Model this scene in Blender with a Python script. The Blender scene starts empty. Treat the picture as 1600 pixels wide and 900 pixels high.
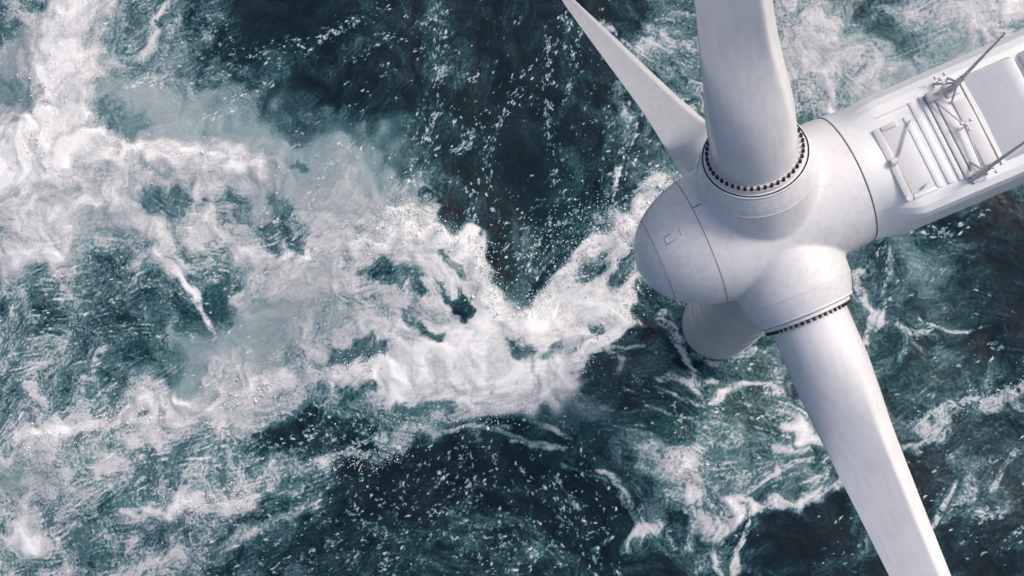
import bpy, bmesh, math, random
import numpy as np
from mathutils import Matrix, Vector

scene = bpy.context.scene
col = scene.collection
R = math.radians

# ---------------------------------------------------------------- camera
cam_data = bpy.data.cameras.new('camera')
cam_data.lens = 35.0
cam_data.sensor_width = 36.0
cam_data.clip_start = 0.5
cam_data.clip_end = 20000.0
cam = bpy.data.objects.new('camera', cam_data)
col.objects.link(cam)
cam.matrix_world = Matrix(((0.990968, 0.016060, 0.133130, -4.5376),
                           (0.000000, 0.992803, -0.119763, -7.4414),
                           (-0.134095, 0.118681, 0.983836, 104.0389),
                           (0, 0, 0, 1)))
scene.camera = cam

# ---------------------------------------------------------------- sky and sun
SUN_ELEV, SUN_AZ = 46.0, 32.0          # degrees; azimuth counter-clockwise from +X
world = bpy.data.worlds.new('World')
scene.world = world
world.use_nodes = True
wn = world.node_tree
wn.nodes.clear()
sky = wn.nodes.new('ShaderNodeTexSky')
sky.sky_type = 'NISHITA'
sky.sun_disc = False
sky.sun_elevation = R(SUN_ELEV)
sky.sun_rotation = R(90.0 - SUN_AZ)
sky.air_density = 1.0
sky.dust_density = 4.5
sky.ozone_density = 1.0
bg = wn.nodes.new('ShaderNodeBackground')
bg.inputs['Strength'].default_value = 0.12
wo = wn.nodes.new('ShaderNodeOutputWorld')
wn.links.new(sky.outputs['Color'], bg.inputs['Color'])
wn.links.new(bg.outputs['Background'], wo.inputs['Surface'])

sun_data = bpy.data.lights.new('sun', 'SUN')
sun_data.energy = 1.2
sun_data.angle = R(14.0)
sun_data.color = (1.0, 0.98, 0.955)
sun = bpy.data.objects.new('sun', sun_data)
col.objects.link(sun)
sd = Vector((math.cos(R(SUN_ELEV)) * math.cos(R(SUN_AZ)), math.cos(R(SUN_ELEV)) * math.sin(R(SUN_AZ)), math.sin(R(SUN_ELEV))))
sun.rotation_euler = sd.to_track_quat('Z', 'Y').to_euler()
sun.location = (60, 30, 150)

scene.view_settings.view_transform = 'Standard'
scene.view_settings.look = 'None'
scene.view_settings.gamma = 1.0
scene.view_settings.use_curve_mapping = False
scene.view_settings.exposure = 0.29

# ---------------------------------------------------------------- helpers
def nodes_of(m):
    m.use_nodes = True
    nt = m.node_tree
    return nt, nt.nodes, nt.links, nt.nodes['Principled BSDF']

def paint(name, base, rough=0.35, stain=0.10, grime=(0.42, 0.41, 0.40), coat=0.0, bump=0.02):
    """gel-coat paint with faint weathering: large blotches and fine rain streaks"""
    m = bpy.data.materials.new(name)
    nt, N, L, p = nodes_of(m)
    tc = N.new('ShaderNodeTexCoord')
    n1 = N.new('ShaderNodeTexNoise'); n1.inputs['Scale'].default_value = 0.55; n1.inputs['Detail'].default_value = 6; n1.inputs['Roughness'].default_value = 0.62
    mp = N.new('ShaderNodeMapping'); mp.inputs['Scale'].default_value = (3.2, 3.2, 0.5)
    n2 = N.new('ShaderNodeTexNoise'); n2.inputs['Scale'].default_value = 1.6; n2.inputs['Detail'].default_value = 5
    L.new(tc.outputs['Object'], n1.inputs['Vector']); L.new(tc.outputs['Object'], mp.inputs['Vector']); L.new(mp.outputs['Vector'], n2.inputs['Vector'])
    ad = N.new('ShaderNodeMath'); ad.operation = 'MULTIPLY'
    L.new(n1.outputs['Fac'], ad.inputs[0]); L.new(n2.outputs['Fac'], ad.inputs[1])
    mr = N.new('ShaderNodeMapRange'); mr.inputs['From Min'].default_value = 0.2; mr.inputs['From Max'].default_value = 0.42
    mr.inputs['To Min'].default_value = 0.0; mr.inputs['To Max'].default_value = stain
    L.new(ad.outputs[0], mr.inputs['Value'])
    mx = N.new('ShaderNodeMix'); mx.data_type = 'RGBA'
    mx.inputs['A'].default_value = (*base, 1); mx.inputs['B'].default_value = (*grime, 1)
    L.new(mr.outputs['Result'], mx.inputs['Factor'])
    L.new(mx.outputs['Result'], p.inputs['Base Color'])
    rr = N.new('ShaderNodeMapRange'); rr.inputs['To Min'].default_value = rough - 0.06; rr.inputs['To Max'].default_value = rough + 0.14
    L.new(n1.outputs['Fac'], rr.inputs['Value']); L.new(rr.outputs['Result'], p.inputs['Roughness'])
    p.inputs['Coat Weight'].default_value = coat
    p.inputs['Coat Roughness'].default_value = 0.15
    if bump:
        b = N.new('ShaderNodeBump'); b.inputs['Strength'].default_value = bump; b.inputs['Distance'].default_value = 0.1
        L.new(n1.outputs['Fac'], b.inputs['Height']); L.new(b.outputs['Normal'], p.inputs['Normal'])
    return m

M = {}
M['white'] = paint('turbine_white_paint', (0.775, 0.742, 0.742), 0.36, 0.34, coat=0.15)
M['blade'] = paint('blade_gelcoat', (0.775, 0.742, 0.745), 0.34, 0.30, coat=0.25)
M['roof'] = paint('roof_white_paint', (0.80, 0.79, 0.785), 0.42, 0.16)
M['panel'] = paint('grey_panel_paint', (0.66, 0.65, 0.65), 0.5, 0.2)
M['steel'] = paint('galvanised_steel', (0.53, 0.52, 0.535), 0.45, 0.3, (0.16, 0.15, 0.15))
M['dark'] = paint('black_rubber', (0.015, 0.014, 0.018), 0.6, 0.0)
M['seam'] = paint('seam_sealant', (0.17, 0.155, 0.17), 0.6, 0.0)
M['frame_shade'] = paint('shaded_frame_grey', (0.58, 0.57, 0.575), 0.5, 0.25)  # hatch frame grey, with the recess shadow put into the colour
M['tower'] = paint('tower_grey_paint', (0.46, 0.46, 0.465), 0.45, 0.4, (0.34, 0.35, 0.34))

def link(name, me, mat, parent=None, smooth=True):
    o = bpy.data.objects.new(name, me)
    col.objects.link(o)
    if mat is not None and not me.materials:
        me.materials.append(mat)
    if smooth:
        me.polygons.foreach_set('use_smooth', [True] * len(me.polygons))
    if parent is not None:
        o.parent = parent
    return o

def bm_obj(name, bm, mat, parent=None, smooth=True, sharp=None):
    bmesh.ops.recalc_face_normals(bm, faces=bm.faces[:])
    me = bpy.data.meshes.new(name)
    bm.to_mesh(me); bm.free()
    o = link(name, me, mat, parent, smooth)
    if sharp is not None:
        md = o.modifiers.new('edges', 'EDGE_SPLIT'); md.split_angle = R(sharp)
    return o

def revolve(bm, prof, axis='X', seg=96, closed=False):
    """prof: list of (along, radius)"""
    rings = []
    for a, r in prof:
        ring = []
        if r < 1e-6:
            v = (a, 0, 0) if axis == 'X' else (0, 0, a)
            ring = [bm.verts.new(v)]
        else:
            for k in range(seg):
                t = 2 * math.pi * k / seg
                c, s = r * math.cos(t), r * math.sin(t)
                ring.append(bm.verts.new((a, c, s) if axis == 'X' else (c, s, a)))
        rings.append(ring)
    pairs = list(zip(rings, rings[1:]))
    if closed:
        pairs.append((rings[-1], rings[0]))
    for A, B in pairs:
        for k in range(seg):
            k2 = (k + 1) % seg
            if len(A) == 1 and len(B) == 1:
                continue
            if len(A) == 1:
                bm.faces.new((A[0], B[k], B[k2]))
            elif len(B) == 1:
                bm.faces.new((A[k], B[0], A[k2]))
            else:
                bm.faces.new((A[k], B[k], B[k2], A[k2]))
    return rings

def tube(bm, p, q, r0, r1=None, seg=14):
    r1 = r0 if r1 is None else r1
    p, q = Vector(p), Vector(q)
    d = (q - p).normalized()
    u = d.orthogonal().normalized(); v = d.cross(u)
    a = [bm.verts.new(p + (u * math.cos(2 * math.pi * k / seg) + v * math.sin(2 * math.pi * k / seg)) * r0) for k in range(seg)]
    b = [bm.verts.new(q + (u * math.cos(2 * math.pi * k / seg) + v * math.sin(2 * math.pi * k / seg)) * r1) for k in range(seg)]
    for k in range(seg):
        bm.faces.new((a[k], a[(k + 1) % seg], b[(k + 1) % seg], b[k]))
    bm.faces.new(a[::-1]); bm.faces.new(b)

def bar(bm, x0, x1, y0, y1, z0, z1, bev=0.02):
    vs = [bm.verts.new((x, y, z)) for x in (x0, x1) for y in (y0, y1) for z in (z0, z1)]
    fs = [(0, 1, 3, 2), (4, 6, 7, 5), (0, 4, 5, 1), (2, 3, 7, 6), (0, 2, 6, 4), (1, 5, 7, 3)]
    faces = [bm.faces.new([vs[i] for i in f]) for f in fs]
    if bev:
        es = list({e for f in faces for e in f.edges})
        bmesh.ops.bevel(bm, geom=es, offset=bev, segments=2, affect='EDGES', profile=0.5)

def bar_obj(name, parent, mat, box, bev=0.02):
    bm = bmesh.new(); bar(bm, *box, bev=bev)
    return bm_obj(name, bm, mat, parent, True, 35)

# ---------------------------------------------------------------- the sea
# every table below is in metres on the sea plane (x, y)
TONE_X0, TONE_Y0, TONE_STEP = -87.0, -33.0, 3.0
# aeration of the water, two digits per node, south to north
TONE = [
    '5454545454545454474444465435232020202020202020202020161014242918101220181010101010101010',
    '5454545454545454474444475334232020202020202020202020161014242918101220181010101010101010',
    '5454545454545454464444475233232020202020202020202020161013232918101220191010101010101010',
    '5656555555545454464444475233232020202020202020202020161013232919101120191010101010101010',
    '6969696969655646455048454432222020202020202020201714182226393919101016201418131010101010',
    '5858585858606055454752586051382517141620202020171210172634544730241414202032241313131313',
    '5454545454596260514649545552393835323230201616121010162737564844442424202028282120202020',
    '5454545454656864585352525251384343434542292419151414193040514640403632242123212020202020',
    '5151515151666862606264646463504135364452525447362925232222293232354833322230242626262626',
    '4646464646514947535763676868625660646772727980705642332921243232425535322228283739393939',
    '5454545454474444433341505762625665747980798080807560433123323231303032322320131619191818',
    '5454545454464440333242454955556062636978717980747680714932323221212130332420141111111112',
    '4848484848454439323235354356606262626365635976737680796632323231313241442821212020201919',
    '4949494949494641383947424860626667625759687258577177706354423232323233333943301410101010',
    '5858585959625349495263565864596669696870768045354354626972564241424235323938261510101010',
    '7070707073796558576165636463556166737573715528172133506773625245444442363428211510101010',
    '7070707071716362595346585956566162666456481911101421345263585045444444424035292827282829',
    '8283838381777671686766696966605560625337191010101013223547514544484949505048464747484950',
    '8686868583808073686565616261544754504129191010101010163232414447545757565454545454545454',
    '7777767678828069625958555348393032251817191010101010163232334453606364605557596262636364',
    '6362626275878061545454524435251616121013191010101013223343445260626769615359636767676666',
    '5756565670817960545453453424171213111013191010101012204252525962626663463650616264646565',
    '5454545463727859545244341811132019141113191010101010163234465962626356413854566370707070',
    '5252515156677653525042331610111211171513191010101010132020415862626255413754556270707070',
    '4544444451657447515042321510101010171514191010101010122020415762626256413654556270707070',
    '4444444452667346525042321510101010181514181010101010122020405762626257423554556270707070',
    '4444444552677145524941311410101010181514181010101010122020405662626257423454546169707070',
    '4444444553697045524941301410101010181414181010101010122020405662626258433354546169707070',
]
# half width, density, edge softness, line
FOAM = [
    (1.927, 0.97, 0.5, [(-70.87, 41.7), (-70.92, 37.0), (-71.5, 33.15), (-71.92, 29.32), (-72.09, 25.5), (-72.71, 22.48), (-73.92, 20.1)]),
    (1.282, 0.92, 0.5, [(-70.51, 35.43), (-69.51, 31.9), (-69.8, 28.46), (-71.72, 25.87)]),
    (0.653, 0.72, 0.6, [(-79.16, 41.39), (-76.93, 38.5), (-75.19, 36.84), (-74.48, 34.46), (-73.67, 31.71)]),
    (1.197, 0.74, 0.7, [(-68.49, 36.48), (-67.56, 34.12), (-67.94, 32.21)]),
    (1.138, 0.8, 0.7, [(-74.98, 33.32), (-75.93, 31.81), (-76.4, 30.29)]),
    (1.171, 0.92, 0.6, [(-78.43, 18.13), (-76.13, 19.72), (-73.02, 20.98), (-69.09, 21.6), (-62.81, 21.23), (-55.89, 21.44), (-50.53, 20.36), (-47.49, 19.24)]),
    (0.964, 1, 0.4, [(-79.99, 17.42), (-76.51, 19.43), (-74.57, 20.28), (-71.38, 22.81)]),
    (1.414, 0.78, 0.8, [(-79.12, 16.49), (-73.58, 17.23), (-68.9, 18.22), (-62.69, 18.77), (-55.04, 19.48)]),
    (0.47, 0.8, 0.6, [(-65.83, 26.77), (-65.34, 24.86), (-64.11, 23.83), (-62.49, 22.49), (-60.9, 21.69)]),
    (0.472, 0.75, 0.6, [(-58.33, 39.03), (-60.04, 36.81), (-60.73, 34.92), (-61.43, 33.04), (-62.16, 31.93)]),
    (0.472, 0.62, 0.8, [(-62.89, 30.82), (-64.37, 28.98), (-66.24, 27.16)]),
    (0.545, 0.86, 0.5, [(-70.61, 13.79), (-67.98, 15.73), (-62.53, 15.58), (-60.67, 16.85)]),
    (0.71, 0.88, 0.6, [(-78.67, 9.75), (-73.94, 10.17), (-71.15, 9.59), (-69.66, 10.81)]),
    (0.942, 1, 0.5, [(-72.75, 10.07), (-70.77, 9.73)]),
    (1.178, 0.8, 0.7, [(-68.89, 15.23), (-69.57, 13.4), (-69.71, 11.77)]),
    (1.146, 0.84, 0.6, [(-61.77, 15.78), (-60.51, 13.54), (-58.52, 11.66), (-57.28, 9.46), (-56.69, 8.0)]),
    (0.3, 0.92, 0.4, [(-56.69, 8.0), (-55.64, 6.54), (-54.47, 5.45), (-53.28, 3.64), (-52.47, 1.86), (-52.03, 0.23)]),
    (0.378, 0.6, 0.7, [(-57.38, 6.57), (-56.25, 2.97), (-56.32, -0.58)]),
    (1.05, 0.78, 0.7, [(-53.41, 16.64), (-52.54, 13.7), (-51.31, 10.77), (-49.74, 8.58)]),
    (1.114, 0.86, 0.6, [(-49.77, 9.3), (-47.18, 9.61)]),
    (0.653, 0.88, 0.5, [(-47.17, 9.39), (-43.48, 8.82), (-42.03, 9.5), (-39.86, 10.16), (-35.51, 9.71), (-33.37, 10.02), (-31.82, 11.75)]),
    (0.725, 0.75, 0.8, [(-44.16, 7.05), (-41.27, 8.42), (-36.94, 9.04)]),
    (0.44, 0.7, 0.7, [(-48.81, 3.23), (-47.01, 4.41), (-44.11, 5.28)]),
    (0.784, 0.93, 0.35, [(-32.69, 12.33), (-31.27, 13.36), (-29.49, 13.1), (-27.29, 13.47)]),
    (0.627, 0.95, 0.3, [(-27.0, 11.84), (-25.58, 11.18), (-24.03, 10.37), (-22.92, 10.97), (-22.22, 10.12), (-21.59, 8.58), (-21.03, 5.95), (-20.33, 3.2), (-18.62, 1.47)]),
    (2.121, 0.85, 0.5, [(-31.24, 11.17), (-26.98, 10.23), (-23.12, 9.03)]),
    (1.107, 0.84, 0.6, [(-22.42, 8.39), (-22.06, 5.28), (-20.81, 2.52)]),
    (1.404, 0.8, 0.7, [(-28.37, 8.51), (-26.24, 6.39), (-25.87, 3.96)]),
    (1.293, 0.78, 0.7, [(-33.35, 8.96), (-35.46, 6.9), (-38.31, 5.54)]),
    (0.741, 0.95, 0.4, [(-18.62, 1.47), (-15.89, 3.14), (-13.84, 5.15), (-11.8, 7.5), (-10.1, 9.03), (-7.72, 10.82), (-6.03, 12.15), (-4.33, 13.48), (-1.98, 14.92)]),
    (1.752, 0.8, 0.6, [(-14.53, 3.12), (-11.81, 5.79), (-8.43, 7.77), (-7.6, 9.8)]),
    (2.284, 0.88, 0.6, [(-14.54, 0.41), (-11.16, 2.4), (-8.14, 3.7)]),
    (0.666, 0.97, 0.35, [(-5.12, 5.81), (-6.08, 3.68), (-7.5, 1.35), (-9.19, -0.64), (-10.87, -2.3), (-12.56, -4.42)]),
    (0.496, 1, 0.25, [(-37.75, -3.5), (-35.84, -3.09), (-34.0, -2.97), (-33.31, -2.01), (-32.32, -2.29)]),
    (2.061, 0.94, 0.6, [(-32.44, -3.66), (-28.25, -2.32), (-22.72, -1.34), (-17.26, -3.26), (-13.22, -3.62)]),
    (1.511, 0.88, 0.7, [(-34.52, -5.29), (-29.6, -6.11), (-24.07, -6.59), (-18.62, -6.4), (-13.9, -4.94)]),
    (1.784, 0.95, 0.6, [(-26.19, -0.15), (-21.36, 1.03), (-18.62, 1.0), (-15.22, 0.42)]),
    (0.917, 0.84, 0.6, [(-36.76, 0.08), (-33.94, 1.65), (-29.69, 0.57), (-26.87, -1.17)]),
    (0.353, 0.76, 0.5, [(-38.1, -3.84), (-37.92, -5.55), (-36.61, -6.78), (-32.38, -7.06)]),
    (0.409, 0.8, 0.6, [(-29.58, -8.14), (-25.43, -8.6), (-21.33, -8.27), (-16.59, -7.33), (-13.24, -6.41)]),
    (0.279, 0.78, 0.6, [(-35.12, -10.98), (-32.33, -10.3), (-30.36, -11.77)]),
    (0.348, 0.72, 0.6, [(-30.07, -12.63), (-29.96, -10.96), (-30.06, -8.61)]),
    (0.482, 0.66, 0.7, [(-29.54, -10.96), (-27.83, -9.48), (-26.1, -10.61)]),
    (0.42, 0.76, 0.5, [(-40.01, -13.17), (-36.14, -12.74), (-32.29, -12.85), (-30.22, -12.43)]),
    (0.644, 0.64, 0.7, [(-46.36, -15.79), (-43.54, -14.21), (-39.3, -13.3)]),
    (0.355, 0.6, 0.6, [(-46.63, -18.49), (-42.77, -16.43), (-38.92, -14.51)]),
    (0.205, 0.72, 0.5, [(-25.42, -10.14), (-22.68, -9.47), (-18.62, -9.72)]),
    (0.201, 0.67, 0.5, [(-21.32, -9.73), (-16.6, -10.9), (-13.27, -11.54)]),
    (0.2, 0.72, 0.5, [(-16.6, -8.92), (-13.92, -9.9), (-12.86, -10.62)]),
    (0.167, 0.72, 0.5, [(-18.62, -10.91), (-15.93, -11.42), (-13.53, -11.54)]),
    (0.164, 0.62, 0.5, [(-13.28, -13.24), (-10.65, -14.0), (-8.69, -14.76)]),
    (0.198, 0.57, 0.6, [(-14.08, -14.48), (-12.64, -16.41), (-11.67, -18.01)]),
    (0.611, 1, 0.35, [(-74.04, -10.52), (-71.13, -10.23), (-67.31, -10.14), (-65.06, -9.65)]),
    (0.601, 0.84, 0.6, [(-65.06, -9.72), (-60.59, -8.73), (-56.88, -8.3)]),
    (0.386, 0.7, 0.6, [(-73.4, -4.75), (-71.97, -6.54), (-70.84, -8.67), (-70.37, -10.08)]),
    (1.258, 0.78, 0.7, [(-59.51, -7.75), (-55.48, -6.35), (-51.74, -7.4), (-50.68, -6.22)]),
    (0.369, 0.85, 0.5, [(-55.51, -5.65), (-53.24, -6.77), (-51.37, -7.6), (-50.93, -5.52)]),
    (0.943, 0.9, 0.5, [(-48.12, -6.36), (-45.98, -4.98), (-43.98, -4.16)]),
    (0.956, 0.7, 0.7, [(-57.56, -9.56), (-51.71, -8.3), (-45.15, -8.63)]),
    (1.138, 0.72, 0.7, [(-72.54, -12.21), (-67.13, -13.36), (-65.56, -14.46)]),
    (0.986, 0.7, 0.7, [(-65.91, -14.95), (-69.21, -16.72), (-72.89, -18.85), (-75.84, -20.63)]),
    (1.145, 0.84, 0.6, [(-75.89, -19.93), (-73.93, -20.6), (-72.57, -21.61)]),
    (0.663, 0.84, 0.6, [(-59.95, -18.81), (-57.17, -18.29), (-54.93, -19.28)]),
    (0.797, 0.93, 0.4, [(-54.61, -18.06), (-53.54, -17.43), (-52.06, -18.02), (-50.6, -18.27), (-48.46, -17.71), (-46.18, -17.07)]),
    (0.427, 0.66, 0.7, [(-45.76, -16.59), (-43.52, -15.09), (-41.41, -14.06)]),
    (0.5, 0.62, 0.7, [(-53.32, -23.03), (-49.75, -21.89), (-46.21, -20.5), (-42.71, -18.44), (-39.21, -17.06)]),
    (0.659, 0.74, 0.7, [(-61.99, -25.5), (-57.64, -24.19), (-54.04, -23.18)]),
    (0.451, 0.7, 0.7, [(-69.62, -22.59), (-65.99, -20.27), (-64.4, -19.28)]),
    (0.453, 0.6, 0.7, [(-75.59, -24.42), (-71.07, -23.65), (-66.6, -22.88)]),
    (0.369, 0.62, 0.7, [(-63.31, -14.24), (-57.47, -11.77), (-51.63, -10.37), (-46.51, -11.03)]),
    (0.454, 0.9, 0.35, [(-2.87, 1.96), (-1.92, 0.62), (-0.78, -1.38), (-0.17, -3.02), (0.32, -4.34), (1.99, -4.74)]),
    (0.26, 0.94, 0.4, [(0.32, -4.47), (-0.72, -4.86), (-2.01, -4.2), (-3.32, -4.85)]),
    (0.258, 0.88, 0.4, [(-0.08, -4.99), (1.17, -6.82)]),
    (0.255, 0.92, 0.5, [(1.94, -6.82), (2.8, -5.78), (5.06, -5.01), (6.96, -5.34), (8.72, -5.53)]),
    (0.265, 0.86, 0.4, [(-8.53, -1.31), (-7.75, -2.32), (-6.9, -2.72), (-7.77, -4.17)]),
    (0.165, 0.78, 0.4, [(-9.53, -0.97), (-6.88, -1.33), (-4.9, -1.01)]),
    (0.162, 0.78, 0.4, [(-5.28, -4.78), (-2.69, -5.77), (-1.08, -6.42), (0.65, -7.07)]),
    (0.13, 0.67, 0.4, [(-4.66, -7.07), (-2.08, -8.11), (-0.15, -8.37)]),
    (0.75, 0.94, 0.5, [(9.38, -8.68), (10.91, -9.83), (12.31, -10.58)]),
    (0.311, 0.76, 0.5, [(8.16, -11.56), (11.16, -11.54), (13.17, -10.77)]),
    (1.283, 0.84, 0.6, [(-2.04, -12.51), (-0.57, -12.89), (0.82, -13.9)]),
    (0.842, 0.7, 0.7, [(-5.72, -11.89), (-2.82, -13.23)]),
    (0.383, 0.8, 0.5, [(-0.08, -14.04), (-0.02, -17.22), (0.26, -19.12)]),
    (0.886, 0.86, 0.5, [(-0.06, -19.12), (1.51, -19.85), (2.8, -18.57), (3.91, -17.17)]),
    (0.254, 0.72, 0.6, [(-0.26, -19.76), (-0.94, -21.66)]),
    (0.816, 0.6, 0.7, [(1.64, -14.15), (4.8, -14.44), (7.34, -13.66), (9.82, -14.39), (12.88, -15.49)]),
    (0.499, 0.82, 0.45, [(4.76, -16.02), (5.99, -16.96), (8.19, -16.61), (9.71, -17.54), (11.61, -16.45), (14.25, -15.04)]),
    (0.25, 1, 0.35, [(5.81, -16.83), (5.05, -19.04), (3.99, -21.44)]),
    (0.502, 0.86, 0.4, [(3.79, -21.69), (4.03, -24.37)]),
    (0.251, 0.78, 0.5, [(1.33, -21.93), (2.36, -23.91)]),
    (0.187, 0.84, 0.4, [(4.76, -15.9), (8.28, -13.78), (10.19, -12.69), (13.12, -12.1)]),
    (0.186, 0.78, 0.5, [(12.79, -12.67), (12.91, -14.55), (11.74, -16.26)]),
    (0.515, 0.78, 0.5, [(-6.55, -20.62), (-5.76, -19.21), (-3.26, -19.49)]),
    (0.26, 0.76, 0.5, [(-9.66, -13.47), (-8.03, -14.43), (-6.44, -17.3)]),
    (0.389, 0.6, 0.6, [(-8.05, -16.04), (-6.45, -17.94)]),
    (0.192, 0.62, 0.5, [(-2.94, -19.8), (-2.02, -21.55)]),
    (0.194, 0.62, 0.5, [(-10.07, -21.83), (-8.23, -20.39)]),
    (0.311, 0.86, 0.35, [(16.83, 6.62), (17.14, 4.84), (17.94, 3.0), (18.9, 2.21), (17.57, 0.09), (17.1, -0.68)]),
    (0.185, 0.88, 0.4, [(19.39, 2.14), (18.43, 0.08)]),
    (0.187, 0.67, 0.5, [(20.03, 8.19), (20.05, 5.9), (19.19, 3.31)]),
    (0.368, 0.8, 0.4, [(20.57, 0.83), (21.52, 0.05), (23.23, -0.03)]),
    (0.308, 0.66, 0.5, [(21.14, -0.27), (20.93, -2.19), (20.39, -3.27)]),
    (0.152, 0.86, 0.3, [(22.81, 1.45), (25.21, 0.53), (27.31, 0.12), (28.55, 0.62)]),
    (0.421, 0.8, 0.5, [(21.71, -8.98), (22.97, -8.03), (26.04, -7.09), (29.07, -6.46), (32.41, -5.09)]),
    (0.546, 0.8, 0.5, [(22.13, -9.16), (23.18, -9.91), (24.29, -8.34)]),
    (0.363, 0.76, 0.5, [(20.87, -11.49), (23.14, -10.85), (24.56, -10.09)]),
    (0.536, 0.8, 0.5, [(28.43, -7.09), (31.76, -6.22)]),
    (0.239, 0.82, 0.5, [(22.91, -19.38), (24.22, -16.91), (25.41, -14.56)]),
    (0.418, 0.66, 0.6, [(24.89, -17.82), (26.18, -15.97), (26.99, -14.11)]),
    (0.236, 0.74, 0.5, [(28.7, -15.32), (30.18, -13.16), (31.26, -11.68)]),
    (0.354, 0.55, 0.7, [(24.25, -18.75), (27.28, -17.48), (29.68, -16.84)]),
    (0.357, 0.5, 0.7, [(25.16, -12.58), (26.9, -13.5), (29.32, -12.55)]),
    (1.292, 0.8, 0.7, [(13.42, 35.33), (14.58, 31.06), (15.79, 28.91), (17.98, 27.29), (19.17, 24.97)]),
    (0.974, 0.8, 0.6, [(11.32, 31.22), (13.18, 28.34), (14.38, 25.52), (14.78, 22.42)]),
    (0.633, 0.7, 0.7, [(21.46, 33.82), (24.94, 33.15), (28.11, 33.45)]),
    (0.567, 0.74, 0.6, [(19.25, 27.02), (22.81, 28.23), (26.07, 30.33), (29.27, 31.53), (33.95, 31.76)]),
    (0.82, 0.66, 0.8, [(20.15, 25.61), (24.02, 27.14), (27.85, 28.33)]),
    (0.411, 0.72, 0.5, [(-9.15, 35.02), (-7.8, 32.56), (-6.1, 31.04), (-4.04, 31.66), (-2.02, 30.49), (0.69, 31.06)]),
    (0.545, 0.72, 0.5, [(-3.88, 33.58), (-1.85, 32.76), (-1.2, 31.3)]),
    (0.747, 0.62, 0.7, [(-7.47, 31.47), (-4.08, 29.52), (-0.72, 28.3), (1.26, 26.45)]),
    (0.467, 0.75, 0.6, [(-4.97, 15.56), (-2.95, 16.39), (-0.27, 17.27)]),
    (0.269, 0.87, 0.5, [(-6.82, 17.9), (-7.12, 15.83)]),
    (0.339, 0.5, 0.6, [(-7.21, 25.06), (-5.87, 22.89), (-6.58, 21.17)]),
    (0.499, 1, 0.3, [(-32.48, 12.82), (-31.13, 13.57), (-29.28, 13.24), (-27.23, 13.75)]),
    (0.49, 1, 0.25, [(-26.86, 11.98), (-25.44, 11.17), (-24.03, 10.37), (-22.92, 11.04), (-22.15, 10.19), (-21.52, 8.58)]),
    (0.539, 0.98, 0.4, [(-13.84, 5.15), (-11.8, 7.5), (-10.1, 9.03), (-7.72, 10.82)]),
    (0.533, 1, 0.35, [(-6.15, 3.54), (-7.5, 1.35), (-9.19, -0.64), (-10.87, -2.3)]),
    (1.353, 0.9, 0.6, [(-21.35, -0.2), (-16.57, 0.44), (-11.84, 1.73)]),
    (1.285, 0.96, 0.5, [(-73.86, 21.77), (-71.85, 25.49), (-71.25, 31.59), (-70.6, 36.99)]),
    (1.019, 0.9, 0.6, [(-44.87, 6.36), (-41.98, 7.72)]),
    (0.708, 0.9, 0.6, [(-29.8, 9.59), (-25.56, 8.8)]),
    (0.398, 0.8, 0.6, [(-78.18, 14.36), (-75.01, 14.65), (-71.01, 13.8)]),
    (0.378, 0.75, 0.7, [(-52.89, 22.89), (-49.03, 20.53), (-46.74, 19.21)]),
    (0.257, 0.74, 0.6, [(0.12, -1.58), (1.27, -2.57), (3.06, -2.98), (5.13, -2.53), (6.43, -1.63)]),
    (0.628, 1, 0.35, [(-29.84, 12.4), (-26.28, 10.77), (-23.12, 9.8), (-21.93, 7.34), (-21.23, 4.24)]),
    (0.963, 1, 0.4, [(-35.26, -3.85), (-29.64, -2.85), (-24.1, -1.19), (-19.3, 0.46), (-15.21, 2.45), (-11.81, 5.45)]),
    (0.436, 0.95, 0.4, [(-46.42, 9.09), (-42.75, 9.01), (-38.4, 9.92), (-33.37, 9.95)]),
]
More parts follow.
